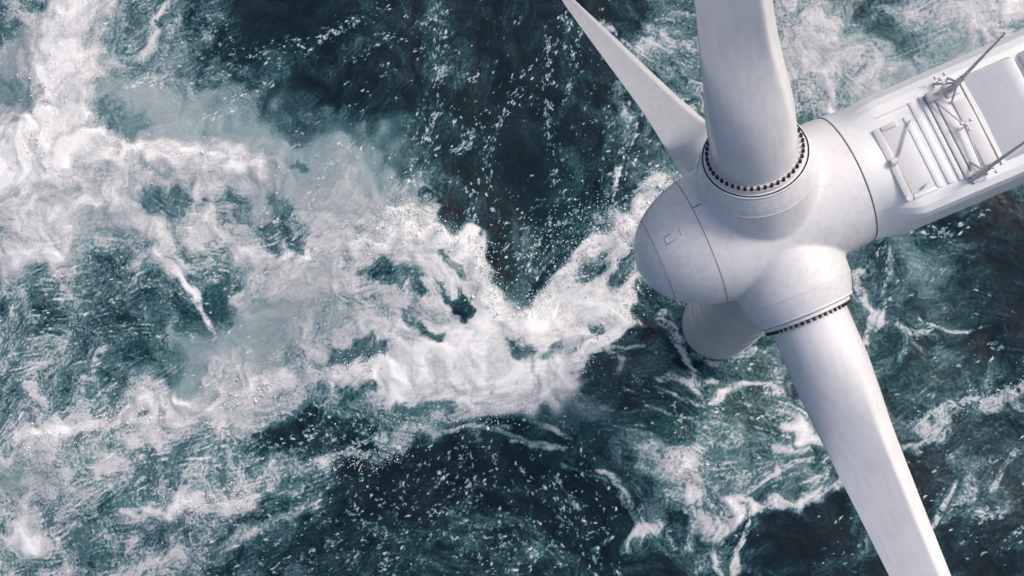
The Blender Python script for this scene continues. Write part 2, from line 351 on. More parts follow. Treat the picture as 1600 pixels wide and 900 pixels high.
# dark water that the foam is laid against
CLEAR = [
    (2.091, 0.16, 0.5, [(-25.61, 15.11), (-20.7, 13.22), (-18.62, 8.66)]),
    (2.318, 0.26, 0.6, [(-18.62, 7.28), (-15.19, 8.59), (-12.45, 11.28)]),
    (1.638, 0.3, 0.6, [(-19.3, 5.92), (-17.59, 3.84)]),
    (1.625, 0.2, 0.6, [(-11.75, 13.33), (-7.66, 15.98), (-4.92, 18.67)]),
    (1.985, 0.24, 0.6, [(-4.5, 2.98), (-5.88, -1.0), (-8.57, -4.96)]),
    (2.61, 0.22, 0.6, [(-2.58, 0.29), (-4.63, -4.97)]),
    (1.772, 0.1, 0.6, [(-32.27, -13.98), (-24.03, -11.93), (-14.6, -11.88)]),
    (1.12, 0.12, 0.6, [(-37.17, -14.02), (-32.27, -14.32)]),
    (1.846, 0.1, 0.7, [(-44.35, -11.02), (-39.39, -9.65), (-35.13, -10.31)]),
    (2.727, 0.09, 0.7, [(-35.01, -17.01), (-25.37, -15.57), (-17.28, -15.49)]),
    (3.16, 0.08, 0.8, [(-21.46, 32.91), (-17.21, 25.48), (-18.62, 17.02)]),
    (3.014, 0.09, 0.8, [(-46.5, 35.7), (-38.99, 36.05)]),
    (2.943, 0.12, 0.7, [(-40.34, 30.15), (-31.51, 29.74)]),
    (2.418, 0.14, 0.7, [(-11.61, 32.4), (-9.59, 25.87)]),
    (2.47, 0.1, 0.8, [(5.89, -20.28), (13.25, -22.01)]),
    (2.367, 0.08, 0.8, [(-13.29, -14.15), (-8.12, -21.79)]),
    (3.601, 0.1, 0.8, [(30.59, 10.24), (31.81, -0.05)]),
    (2.265, 0.3, 0.7, [(-63.41, 2.34), (-52.16, 3.63)]),
    (1.77, 0.12, 0.8, [(24.07, -22.41), (31.15, -21.66)]),
    (1.808, 0.14, 0.8, [(21.54, -12.61), (21.97, -16.32)]),
    (1.253, 0.1, 0.3, [(-26.31, 13.72), (-24.54, 12.41), (-21.39, 12.33), (-20.14, 9.73), (-19.3, 6.61)]),
    (0.947, 0.12, 0.3, [(-11.44, 9.54), (-13.83, 6.85), (-15.88, 4.84)]),
    (0.795, 0.2, 0.3, [(-4.49, 3.65), (-6.19, 0.66), (-8.54, -2.31), (-10.89, -4.95)]),
]
# clear windows in the foam: half width, density, softness, line
HOLES = [
    (1.071, 0.47, 0.6, [(-59.47, 15.79), (-56.02, 15.47)]),
    (0.975, 0.5, 0.6, [(-49.45, 15.21), (-48.81, 13.96)]),
    (0.959, 0.42, 0.6, [(-45.15, 15.82), (-43.25, 14.03)]),
    (1.759, 0.47, 0.8, [(-44.67, 11.91), (-42.22, 11.14)]),
    (0.834, 0.16, 0.4, [(-24.28, 4.49), (-23.57, 2.83)]),
    (0.42, 0.3, 0.5, [(-26.1, 5.69), (-25.53, 4.51)]),
    (0.49, 0.42, 0.6, [(-30.06, 2.5), (-27.73, 0.68), (-26.05, -0.29)]),
    (0.987, 0.42, 0.7, [(-32.97, 7.41), (-28.69, 5.25)]),
    (0.994, 0.42, 0.5, [(-37.58, -1.57), (-35.31, -1.17), (-32.76, -1.33)]),
    (0.68, 0.42, 0.6, [(-18.62, -1.3), (-16.85, -1.65)]),
    (0.734, 0.36, 0.6, [(-6.42, 8.21), (-6.91, 6.25)]),
    (0.334, 0.4, 0.6, [(-9.97, 0.91), (-9.31, 0.63)]),
    (0.37, 0.36, 0.6, [(-42.88, 19.08), (-41.69, 18.9)]),
    (0.637, 0.45, 0.8, [(-36.27, -6.24), (-33.81, -5.43)]),
    (0.673, 0.55, 0.9, [(-10.78, 7.48), (-9.43, 8.47)]),
    (0.69, 0.5, 0.9, [(-29.58, -7.6), (-25.43, -7.73)]),
    (1.627, 0.5, 0.9, [(-75.09, 28.69), (-78.38, 29.6)]),
    (1.253, 0.48, 0.9, [(-65.4, 25.99), (-61.02, 24.31)]),
    (0.837, 0.05, 0.6, [(-36.45, -14.69), (-33.65, -15.13)]),
    (2.268, 0.06, 0.8, [(-45.76, 36.42), (-41.96, 35.09)]),
    (1.734, 0.07, 0.8, [(-19.32, 22.71), (-18.62, 18.43), (-16.54, 13.46)]),
    (1.86, 0.06, 0.8, [(7.12, -20.89), (10.82, -21.44)]),
    (1.404, 0.3, 0.8, [(19.77, 31.83), (22.25, 29.97)]),
    (0.49, 0.5, 0.7, [(-25.56, 8.8), (-23.81, 7.03)]),
    (0.54, 0.5, 0.8, [(-11.47, 5.79), (-9.78, 7.25)]),
    (0.404, 0.48, 0.8, [(-15.23, -2.27), (-13.21, -1.28)]),
    (0.628, 0.5, 0.8, [(-32.37, -7.6), (-28.19, -7.94)]),
]
# x, y, radius of greener water
GREEN = [
    (-35.3, -1.45, 2.84),
    (-17.24, 8.63, 4.11),
    (6.44, -1.11, 3.84),
    (-5.24, -2.33, 5.9),
    (-17.27, -7.6, 5.4),
    (1.08, -10.82, 5.76),
    (22.43, 6.51, 3.72),
    (-62.34, -18.7, 4.47),
    (-76.41, -0.41, 3.14),
    (-53.74, 5.79, 4.5),
    (-59.98, 10.24, 3.83),
    (-73.07, -16.07, 3.85),
    (-13.12, 13.37, 4.11),
    (19.73, 30.79, 3.2),
    (-38.04, -6.24, 3.57),
    (-65.17, -7.61, 5.32),
    (-31.19, 7.52, 2.84),
    (-30.97, -8.28, 4.17),
    (20.17, -2.5, 4.92),
    (-42.79, -15.75, 4.26),
]
# x, y, radii, rotation, count, streak angle, elongation, size
FLECKS = [
    (-55.71, 35.81, 10.09, 4.27, -0.052, 180, 4.9, 1.9, 1.0),
    (-53.34, 34.54, 3.86, 3.08, -0.052, 70, 5.3, 1.9, 1.1),
    (-52.99, 25.49, 9.95, 5.36, -0.04, 110, 12.8, 1.6, 0.9),
    (-28.63, 32.17, 3.99, 3.27, -0.049, 170, 37.0, 2.2, 0.9),
    (-25.7, 26.56, 6.44, 10.02, -0.042, 420, 60.2, 1.6, 0.9),
    (-26.41, 25.87, 1.86, 1.57, -0.042, 80, 75.4, 1.7, 1.2),
    (-24.11, 22.17, 2.56, 2.84, -0.035, 70, 70.2, 1.6, 1.2),
    (-33.6, 23.98, 9.5, 5.84, -0.035, 140, 18.3, 1.6, 1.0),
    (-16.5, 30.48, 4.23, 6.35, -0.051, 210, 62.0, 1.8, 1.0),
    (-9.92, 27.3, 2.76, 5.53, -0.044, 80, 70.0, 1.6, 1.0),
    (-5.92, 19.75, 3.04, 4.05, -0.037, 190, 59.7, 1.5, 1.1),
    (-8.25, 22.98, 2.74, 3.43, -0.037, 90, 49.7, 1.6, 1.0),
    (-11.75, 12.99, 5.1, 2.38, -0.03, 320, 51.6, 1.7, 1.1),
    (-17.24, 7.94, 4.11, 3.08, -0.014, 300, 59.7, 1.7, 1.1),
    (-14.5, 10.64, 4.11, 2.74, -0.023, 160, 49.4, 1.7, 1.0),
    (-2.93, 17.22, 2.33, 1.33, -0.03, 70, 29.3, 1.4, 1.0),
    (-65.98, 7.44, 11.55, 4.62, -0.012, 350, -5.5, 1.7, 1.1),
    (-59.62, 2.66, 8.31, 4.53, -0.014, 330, -4.5, 2.0, 1.15),
    (-52.28, 6.84, 4.47, 1.04, -0.021, 120, -3.8, 1.6, 1.2),
    (-72.59, 1.0, 5.46, 7.02, -0.012, 200, 18.4, 1.6, 1.0),
    (-68.38, -4.77, 10.01, 3.85, 0.0, 220, 4.5, 1.9, 1.0),
    (-63.81, 10.32, 5.43, 2.33, -0.019, 80, -1.1, 1.6, 1.1),
    (-56.26, -5.51, 4.47, 2.98, 0.0, 70, 0.0, 1.6, 1.0),
    (-41.49, -11.01, 6.39, 3.2, 0.0, 420, -26.4, 1.8, 1.0),
    (-35.16, -8.96, 4.2, 2.1, 0.007, 90, -23.8, 2.2, 0.9),
    (-26.05, -15.58, 11.65, 5.48, 0.007, 1000, 34.7, 1.3, 1.0),
    (-24.02, -14.24, 3.4, 2.38, 0.007, 180, 59.6, 1.4, 1.2),
    (-39.11, -21.04, 11.99, 4.58, 0.014, 1000, 27.7, 1.6, 1.05),
    (-15.29, -17.42, 7.26, 5.94, 0.016, 620, -59.3, 1.9, 0.95),
    (-25.32, -22.11, 14.85, 3.04, 0.014, 700, 20.5, 1.5, 1.0),
    (-15.31, -21.92, 7.92, 2.64, 0.016, 260, -48.8, 1.8, 1.0),
    (26.33, 10.67, 4.92, 2.15, -0.024, 60, -1.4, 1.5, 1.4),
    (25.35, 3.22, 6.1, 2.75, -0.016, 50, -0.9, 3.5, 1.0),
    (24.51, -1.26, 6.71, 2.44, -0.009, 90, 9.8, 2.0, 1.2),
    (29.77, -4.46, 3.57, 2.38, 0.0, 60, 15.3, 1.8, 1.2),
    (28.92, -19.89, 3.22, 2.63, 0.017, 200, 21.0, 1.3, 1.1),
    (26.32, -13.19, 6.0, 5.4, 0.009, 330, 20.7, 1.7, 1.0),
    (7.5, -8.23, 5.67, 3.15, 0.0, 200, 5.0, 1.6, 1.0),
    (1.8, -7.59, 5.8, 2.26, 0.0, 110, 9.9, 1.5, 1.0),
    (15.74, -20.73, 2.75, 2.75, 0.016, 110, 30.5, 1.4, 1.0),
    (-7.95, -7.6, 6.55, 2.62, 0.0, 120, -9.7, 1.7, 0.9),
    (-7.9, -3.64, 3.96, 3.3, -0.007, 80, -20.4, 1.6, 0.9),
    (-59.66, -12.48, 9.69, 4.47, 0.007, 260, 14.6, 2.0, 0.95),
    (-50.74, -14.47, 8.7, 3.63, 0.007, 260, 14.5, 2.0, 1.0),
    (-58.47, -22.05, 16.91, 3.31, 0.021, 420, 17.8, 1.9, 1.0),
    (-46.51, -11.03, 4.35, 2.9, 0.0, 150, 14.6, 1.8, 1.0),
    (-45.06, 12.79, 4.44, 2.96, -0.028, 130, 18.2, 1.3, 1.0),
    (-44.38, 14.93, 2.94, 2.21, -0.028, 80, 18.2, 1.3, 1.0),
    (-29.76, 6.1, 4.23, 2.47, -0.021, 90, 49.4, 1.7, 1.0),
    (-5.5, -19.2, 7.1, 4.52, 0.007, 140, -29.4, 1.8, 0.9),
    (11.18, 27.05, 2.6, 5.21, -0.045, 60, 69.1, 1.5, 1.0),
    (21.11, 4.58, 3.69, 3.69, -0.016, 60, 59.1, 1.4, 1.1),
    (6.41, -2.41, 3.18, 1.91, -0.009, 40, 29.7, 1.3, 1.0),
    (-45.35, -2.07, 6.53, 3.63, -0.007, 120, 39.2, 1.6, 0.9),
    (-35.72, 20.44, 4.38, 2.19, -0.035, 50, 60.0, 1.6, 1.1),
]
# count, jitter, size, line
CHAINS = [
    (150, 0.525, 1.15, [(-53.15, 29.62), (-46.41, 32.68), (-42.67, 33.55), (-37.48, 35.22), (-34.54, 36.41), (-31.47, 37.29)]),
    (70, 0.448, 1.0, [(-40.43, 33.73), (-37.12, 35.5)]),
    (60, 0.691, 1.1, [(-55.67, 35.05), (-50.99, 33.29), (-44.91, 32.98)]),
    (70, 0.44, 1.0, [(-37.39, 30.75), (-33.02, 33.35), (-30.11, 34.24), (-25.78, 36.82)]),
    (90, 0.578, 1.0, [(-26.88, 37.62), (-27.2, 33.2), (-27.3, 28.81)]),
    (90, 0.502, 1.1, [(-27.69, 24.47), (-27.95, 21.6), (-28.84, 18.77), (-29.88, 15.95)]),
    (120, 0.49, 1.0, [(-15.09, 32.58), (-16.86, 28.33), (-18.97, 25.19), (-20.72, 22.76), (-21.56, 19.94), (-20.85, 16.38), (-20.56, 12.17), (-21.24, 9.41)]),
    (110, 0.416, 1.1, [(-12.99, 34.28), (-14.4, 30.38), (-14.7, 26.09), (-14.58, 22.52), (-13.77, 18.97), (-13.51, 15.46)]),
    (60, 0.349, 1.0, [(-12.56, 35.35), (-12.31, 31.72), (-12.18, 29.55)]),
    (50, 0.42, 1.1, [(-23.16, 16.45), (-23.21, 12.94), (-23.06, 11.54)]),
    (50, 0.469, 1.2, [(-63.95, 28.51), (-61.24, 29.0), (-57.92, 29.46)]),
    (60, 0.405, 1.1, [(-6.24, 21.15), (-6.62, 18.03), (-7.67, 15.29), (-8.37, 13.24)]),
    (60, 0.354, 1.1, [(-22.83, 21.77), (-24.59, 20.41), (-25.65, 19.73)]),
    (70, 0.422, 1.0, [(-38.01, -7.6), (-35.16, -8.96), (-32.32, -10.97)]),
    (60, 0.353, 1.0, [(-40.79, -10.33), (-36.53, -10.99), (-33.71, -11.65)]),
    (80, 0.547, 1.0, [(-30.86, -15.63), (-26.71, -18.22), (-22.64, -19.47)]),
    (90, 0.594, 1.0, [(-15.94, -14.83), (-13.31, -18.04), (-11.7, -21.86)]),
    (40, 0.248, 1.1, [(20.04, 8.52), (20.05, 5.9), (19.47, 2.66)]),
    (50, 0.493, 1.2, [(23.25, 10.75), (25.67, 9.71), (26.96, 10.99)]),
    (60, 0.366, 1.0, [(-41.42, 14.13), (-38.63, 19.81), (-35.75, 22.25)]),
    (70, 0.455, 1.0, [(-53.73, 24.78), (-49.27, 27.57), (-46.29, 28.93)]),
    (120, 0.216, 0.9, [(-25.78, 36.08), (-26.46, 30.96), (-27.13, 25.9), (-27.94, 20.88)]),
    (120, 0.208, 0.9, [(-14.67, 32.56), (-14.98, 26.1), (-14.45, 20.4), (-13.65, 14.77)]),
    (110, 0.21, 0.9, [(-17.21, 29.07), (-19.67, 24.15), (-21.27, 19.22), (-20.7, 13.57)]),
    (70, 0.208, 0.9, [(-11.25, 33.83), (-11.63, 29.52), (-13.04, 25.3)]),
    (90, 0.299, 0.9, [(-36.01, 35.89), (-40.41, 33.13), (-45.61, 31.14)]),
]
# x, y, radius, drift angle
DRIFT = [
    (-72.01, 30.86, 9.61, 85.1),
    (-58.88, 19.76, 15.41, 3.8),
    (-40.43, 33.88, 11.27, 28.0),
    (-24.26, 24.33, 12.79, 75.4),
    (-13.74, 23.91, 10.36, 79.8),
    (-61.95, 3.76, 15.3, -3.4),
    (-69.15, -4.77, 11.55, 60.4),
    (-53.94, -7.6, 11.03, 23.9),
    (-64.72, -15.98, 13.59, 27.1),
    (-49.82, -19.88, 12.96, 21.5),
    (-39.37, -10.32, 7.1, -18.9),
    (-28.83, -12.96, 10.35, 12.1),
    (-34.95, -19.66, 10.43, 25.1),
    (-24.0, -18.18, 10.13, -18.6),
    (-13.31, -18.04, 8.58, -57.4),
    (-16.6, -10.24, 8.04, -14.8),
    (-26.96, 7.44, 8.46, -59.5),
    (-10.46, 5.77, 8.78, 41.7),
    (-24.09, -3.56, 10.35, 4.6),
    (-41.17, 4.18, 8.7, 44.4),
    (-45.95, 17.87, 7.45, 18.4),
    (1.21, -4.99, 9.68, -15.3),
    (0.31, -16.58, 6.35, 78.7),
    (9.19, -14.59, 7.5, 20.4),
    (25.35, 3.22, 9.15, 1.4),
    (26.01, -7.59, 7.2, 18.6),
    (25.6, -15.67, 7.14, 47.9),
    (14.5, 28.97, 7.81, -71.3),
    (26.67, 29.75, 9.46, 20.7),
    (-3.39, 29.84, 8.17, -28.6),
    (-35.73, 21.16, 8.77, 70.8),
]
# x, y, radius, strength of smooth milky water
VEIL = [
    (-35.68, 18.27, 5.08, 1),
    (-31.31, 15.99, 2.86, 0.8),
    (-44.61, 22.58, 4.47, 0.9),
    (-49.84, 22.03, 3.78, 0.8),
    (-60.68, 25.43, 4.65, 0.8),
    (-53.02, 26.24, 4.59, 0.6),
    (-77.62, 30.34, 4.08, 1),
    (-75.8, 27.18, 3.22, 0.6),
    (-41.84, 2.09, 4.35, 0.7),
    (-49.04, -0.99, 5.88, 0.9),
    (-51.92, -2.73, 4.44, 0.7),
    (-75.08, -14.68, 3.08, 0.9),
    (-35.3, -1.31, 2.84, 0.7),
    (-18.62, 3.17, 3.43, 0.4),
    (-25.46, -4.91, 8.28, 0.5),
    (-13.2, 0.4, 5.4, 0.6),
    (-15.25, -7.6, 4.02, 0.9),
    (-7.95, -8.25, 3.93, 0.6),
    (23.03, 6.17, 4.31, 0.8),
    (21.65, 30.69, 3.82, 0.5),
    (17.11, 29.54, 3.87, 0.6),
    (25.91, 27.05, 5.0, 0.6),
    (-16.54, 14.16, 4.14, 0.7),
    (-17.23, 18.38, 4.17, 0.6),
    (-45.0, 36.38, 4.54, 0.7),
    (-26.99, 10.93, 3.53, 0.6),
    (-30.06, 30.4, 2.9, 0.3),
    (-63.41, 17.68, 7.75, 0.5),
    (-71.97, 30.09, 4.83, 0.6),
    (-76.12, 19.57, 4.8, 0.5),
    (-39.77, 6.27, 2.88, 0.5),
    (-47.38, 15.74, 2.24, 0.4),
    (-66.67, 35.23, 4.81, 0.5),
    (-41.55, 19.19, 5.18, 0.9),
    (-38.67, 21.99, 4.41, 0.7),
    (-55.11, 21.11, 7.6, 0.5),
    (-46.02, 20.06, 4.47, 0.6),
    (-77.22, 24.17, 4.86, 0.6),
    (-34.15, 13.93, 3.6, 0.6),
    (-29.94, 20.95, 3.58, 0.5),
    (-68.72, 14.86, 4.71, 0.5),
    (-44.81, 4.23, 4.38, 0.5),
    (-57.9, -1.98, 4.53, 0.3),
]
# drops, scatter, crest line
SPRAY = [
    (700, 0.64, [(-32.69, 12.48), (-31.28, 13.5), (-29.49, 13.24), (-27.16, 13.75)]),
    (900, 0.627, [(-27.0, 11.98), (-24.04, 10.51), (-22.22, 10.26), (-21.03, 5.95), (-19.64, 2.17)]),
    (1500, 0.675, [(-18.62, 1.81), (-15.89, 3.48), (-13.84, 5.28), (-11.8, 7.7), (-10.09, 9.17), (-7.72, 11.03), (-4.33, 13.68), (-1.97, 15.13)]),
    (500, 0.534, [(-5.12, 5.68), (-7.5, 1.35), (-10.87, -2.3), (-12.56, -4.42)]),
    (350, 0.496, [(-37.75, -3.5), (-34.0, -2.97), (-32.32, -2.29)]),
    (500, 0.727, [(-54.62, -17.92), (-52.07, -17.89), (-46.18, -17.0)]),
    (500, 0.908, [(-74.04, -10.52), (-67.31, -10.14), (-60.59, -8.73), (-56.88, -8.3)]),
    (600, 1.242, [(-78.43, 18.13), (-73.02, 20.98), (-62.82, 21.38), (-50.54, 20.51), (-45.21, 17.85)]),
    (500, 1.125, [(-70.78, 40.12), (-71.5, 33.15), (-72.09, 25.5), (-73.76, 20.1)]),
    (500, 0.861, [(-35.51, 9.36), (-29.85, 13.11)]),
    (400, 0.952, [(-17.24, 8.63), (-11.76, 12.64), (-7.67, 14.6)]),
    (300, 0.643, [(-2.04, -12.51), (0.82, -13.9)]),
    (250, 0.481, [(21.71, -8.98), (26.04, -7.09), (32.1, -5.34)]),
    (400, 1.02, [(-48.12, -6.36), (-43.98, -4.16), (-51.73, -7.6)]),
    (300, 0.632, [(-40.01, -13.17), (-30.22, -12.43)]),
    (300, 0.619, [(-35.17, -8.28), (-29.57, -8.61), (-21.33, -8.6), (-14.58, -6.93)]),
]
# half width, height, line
CRESTS = [
    (4.64, 1.6, [(-78.38, 17.38), (-69.01, 20.09), (-55.08, 20.37), (-45.19, 17.12)]),
    (4.2, 1.0, [(-32.7, 12.83), (-27.0, 12.69), (-22.43, 9.78), (-19.3, 1.82)]),
    (4.07, 0.9, [(-18.62, 1.47), (-11.8, 7.15), (-4.34, 13.14)]),
    (4.77, 1.2, [(-38.09, -4.18), (-26.81, -7.6), (-15.25, -7.6), (-5.37, -10.85)]),
    (4.25, 1.0, [(-46.41, -14.44), (-39.31, -13.03), (-29.52, -12.29)]),
    (3.59, 1.1, [(-54.99, -17.93), (-46.32, -17.14), (-39.27, -14.38)]),
    (4.55, 0.9, [(-74.2, -10.45), (-65.06, -9.72), (-53.97, -6.91)]),
    (5.07, 0.6, [(-5.4, -12.47), (4.18, -14.0), (13.6, -12.66)]),
    (4.79, 0.45, [(21.03, -10.73), (26.01, -7.59), (32.1, -5.41)]),
    (5.64, 1.2, [(-71.75, 40.18), (-71.87, 28.55), (-73.77, 20.25)]),
    (5.36, -0.5, [(-25.37, -15.57), (-15.3, -19.35)]),
    (6.21, -0.5, [(-14.42, 26.07), (-15.17, 14.12)]),
    (8.28, -0.5, [(-61.92, 3.04), (-52.24, 5.77)]),
    (6.66, -0.4, [(25.41, 4.51), (31.65, 7.63)]),
    (3.84, 1.0, [(13.98, 32.49), (18.31, 27.41), (24.75, 29.16)]),
]


STEP = 0.095
def axis(a, b, far):
    core = np.arange(a, b, STEP)
    out, s, p = [], STEP, 0.0
    while p < far:
        s *= 1.22; p += s; out.append(p)
    out = np.array(out)
    return np.concatenate([a - out[::-1], core, core[-1] + out]), len(out), len(core)

XS, NX0, NXC = axis(-86.0, 40.0, 6000.0)
YS, NY0, NYC = axis(-31.0, 46.0, 6000.0)
X, Y = np.meshgrid(XS.astype(np.float32), YS.astype(np.float32))
rng = np.random.default_rng(7)

def make_tile(seed, n=2048, lam=20.0):
    """tileable band-limited noise, zero mean, unit deviation, feature size lam texels"""
    r = np.random.default_rng(seed)
    f = np.fft.rfft2(r.standard_normal((n, n)))
    ky = np.fft.fftfreq(n)[:, None]; kx = np.fft.rfftfreq(n)[None, :]
    k = np.hypot(kx, ky) * lam
    f *= np.exp(-((k - 1.0) / 0.45) ** 2)
    t = np.fft.irfft2(f, s=(n, n)).astype(np.float32)
    return t / t.std()
TILES = [make_tile(s) for s in (11, 12, 13, 14)]

def ns(x, y, lam, t=0, ox=0.0, oy=0.0):
    """noise of wavelength lam metres at points x, y"""
    tex = TILES[t]
    u = (x * (20.0 / lam) + 2.5 * ox) % 2048.0; v = (y * (20.0 / lam) + 2.5 * oy) % 2048.0
    i = u.astype(np.int32); j = v.astype(np.int32)
    fu = (u - i).astype(np.float32); fv = (v - j).astype(np.float32)
    i &= 2047; j &= 2047
    i1 = (i + 1) & 2047; j1 = (j + 1) & 2047
    return (tex[j, i] * (1 - fu) + tex[j, i1] * fu) * (1 - fv) + (tex[j1, i] * (1 - fu) + tex[j1, i1] * fu) * fv

def sst(a, b, x):
    t = np.clip((x - a) / (b - a), 0, 1)
    return t * t * (3 - 2 * t)

# domain warps shared by everything that drifts on the water
wax = ns(X, Y, 9.0, 0); way = ns(X, Y, 9.0, 1)
wbx = ns(X, Y, 2.6, 2); wby = ns(X, Y, 2.6, 3)
wcx = ns(X, Y, 0.9, 1, 300, 77); wcy = ns(X, Y, 0.9, 0, 41, 500)
wdx = ns(X, Y, 0.42, 3, 30, 277); wdy = ns(X, Y, 0.42, 2, 141, 50)
XW = X + 0.30 * wax + 0.26 * wbx + 0.07 * wcx + 0.02 * wdx
YW = Y + 0.30 * way + 0.26 * wby + 0.07 * wcy + 0.02 * wdy

# broad aeration of the water, from a chart on a TONE_STEP metre grid
tone_tab = np.array([[int(r[k:k + 2]) for k in range(0, len(r), 2)] for r in TONE], dtype=np.float32) / 90.0
def spread(n, sub=6, sig=0.46):
    t = np.arange((n - 1) * sub + 1) / sub
    w = np.exp(-0.5 * ((t[:, None] - np.arange(n)[None]) / sig) ** 2)
    return (w / w.sum(1, keepdims=True)).astype(np.float32)
tone_fine = spread(tone_tab.shape[0]) @ tone_tab @ spread(tone_tab.shape[1]).T
def chart(tab, x, y):
    u = np.clip((x - TONE_X0) / TONE_STEP * 6, 0, tab.shape[1] - 1.001)
    v = np.clip((y - TONE_Y0) / TONE_STEP * 6, 0, tab.shape[0] - 1.001)
    i = u.astype(np.int32); j = v.astype(np.int32); fu = u - i; fv = v - j
    return (tab[j, i] * (1 - fu) + tab[j, i + 1] * fu) * (1 - fv) + (tab[j + 1, i] * (1 - fu) + tab[j + 1, i + 1] * fu) * fv
s_in = chart(tone_fine, X + 1.0 * wax + 0.6 * wbx + .08 * wcx, Y + 1.0 * way + 0.6 * wby + .08 * wcy)
far_d = np.maximum(np.maximum(-80 - X, X - 34), np.maximum(-26 - Y, Y - 41))
fb = sst(0.0, 14.0, far_d)
s_out = np.clip(0.30 + 0.16 * ns(X, Y, 46.0, 2) + 0.11 * ns(X + 3 * wax, Y + 3 * way, 17.0, 3), 0.06, 0.9)
S = s_in * (1 - fb) + s_out * fb

# sub-rectangle of the regular part that covers a box in metres
def window(x0, x1, y0, y1):
    i0 = max(0, min(len(XS), int(np.searchsorted(XS, x0)))); i1 = max(i0, min(len(XS), int(np.searchsorted(XS, x1))))
    j0 = max(0, min(len(YS), int(np.searchsorted(YS, y0)))); j1 = max(j0, min(len(YS), int(np.searchsorted(YS, y1))))
    return slice(j0, j1), slice(i0, i1)

def poly_dist(xw, yw, pts):
    d2 = np.full(xw.shape, 1e9, np.float32)
    for (ax, ay), (bx, by) in zip(pts, pts[1:]):
        vx, vy = bx - ax, by - ay
        L2 = vx * vx + vy * vy + 1e-9
        t = np.clip(((xw - ax) * vx + (yw - ay) * vy) / L2, 0, 1)
        d2 = np.minimum(d2, (xw - ax - t * vx) ** 2 + (yw - ay - t * vy) ** 2)
    return np.sqrt(d2)

# streaks drawn out along the local drift: six fixed directions blended by a direction field
CG = 0.8
cxs = np.arange(-92.0, 47.0, CG); cys = np.arange(-37.0, 53.0, CG)
CX_, CY_ = np.meshgrid(cxs, cys)
cs = np.full_like(CX_, 0.02 * math.cos(R(36))); sn = np.full_like(CX_, 0.02 * math.sin(R(36)))
for (ax, ay, ar, ang) in DRIFT:
    w = np.exp(-((CX_ - ax) ** 2 + (CY_ - ay) ** 2) / (ar * ar))
    cs += w * math.cos(R(2 * ang)); sn += w * math.sin(R(2 * ang))
for hw, val, soft, pts in FOAM:                      # the water drifts along the foam lines too
    for (ax, ay), (bx, by) in zip(pts, pts[1:]):
        vx, vy = bx - ax, by - ay
        t = np.clip(((CX_ - ax) * vx + (CY_ - ay) * vy) / (vx * vx + vy * vy + 1e-9), 0, 1)
        d2 = (CX_ - ax - t * vx) ** 2 + (CY_ - ay - t * vy) ** 2
        a2 = 2 * math.atan2(vy, vx); w = 0.9 * np.exp(-d2 / (1.0 + 1.3 * hw) ** 2)
        cs += w * math.cos(a2); sn += w * math.sin(a2)
def coarse(tab, x, y):
    u = np.clip((x - cxs[0]) / CG, 0, len(cxs) - 1.001); v = np.clip((y - cys[0]) / CG, 0, len(cys) - 1.001)
    i = u.astype(np.int32); j = v.astype(np.int32); fu = (u - i).astype(np.float32); fv = (v - j).astype(np.float32)
    tab = tab.astype(np.float32)
    return (tab[j, i] * (1 - fu) + tab[j, i + 1] * fu) * (1 - fv) + (tab[j + 1, i] * (1 - fu) + tab[j + 1, i + 1] * fu) * fv
cs, sn = coarse(cs, X, Y), coarse(sn, X, Y)
theta2 = np.arctan2(sn, cs)
def streaks(lam, elong, seed, warp):
    acc = np.zeros_like(X); wq = np.zeros_like(X)
    for k in range(6):
        a = math.pi * k / 6
        w = np.clip(np.cos(theta2 - 2 * a), 0, 1) ** 2
        xr = (X + warp * wbx + .4 * warp * wcx) * math.cos(a) + (Y + warp * wby + .4 * warp * wcy) * math.sin(a)
        yr = -(X + warp * wbx + .4 * warp * wcx) * math.sin(a) + (Y + warp * wby + .4 * warp * wcy) * math.cos(a)
        acc += w * ns(xr / elong, yr, lam, (k + seed) % 4, 97 * k, 51 * seed)
        wq += w * w
    return acc / np.sqrt(wq + 1e-6)
T0 = streaks(3.2, 3.6, 3, 0.9)
T1 = streaks(1.5, 4.0, 0, 0.5)
T2 = streaks(0.72, 4.5, 1, 0.3)
T3 = streaks(0.38, 3.6, 2, 0.15)
UX = X + 0.8 * wax + 0.22 * wbx; UY = Y + 0.8 * way + 0.22 * wby
B0 = ns(UX, UY, 6.5, 3, 7, 7)
B1 = ns(UX, UY, 3.2, 0, 5, 9)
B2 = ns(UX + .1 * wcx, UY + .1 * wcy, 1.5, 1, 55, 19)
B3 = ns(UX + .1 * wcx, UY + .1 * wcy, 0.75, 2, 155, 190)
B4 = ns(X + .06 * wcx, Y + .06 * wcy, 0.40, 0, 255, 90)
GR = ns(X, Y, 0.26, 3, 25, 190)
FBM = 0.75 * B0 + 0.6 * B1 + 0.42 * B2 + 0.27 * B3 + 0.15 * B4
RG0 = np.clip(1 - np.abs(T0) / 0.55, 0, 1); RG1 = np.clip(1 - np.abs(T1) / 0.5, 0, 1); RG2 = np.clip(1 - np.abs(T2) / 0.5, 0, 1)
MIST = np.zeros_like(X)
for (mx_, my_, mr_, mv_) in VEIL:
    MIST += mv_ * np.exp(-((X + 1.5 * wax - mx_) ** 2 + (Y + 1.5 * way - my_) ** 2) / (mr_ * mr_))
MIST = np.clip(MIST, 0, 1)

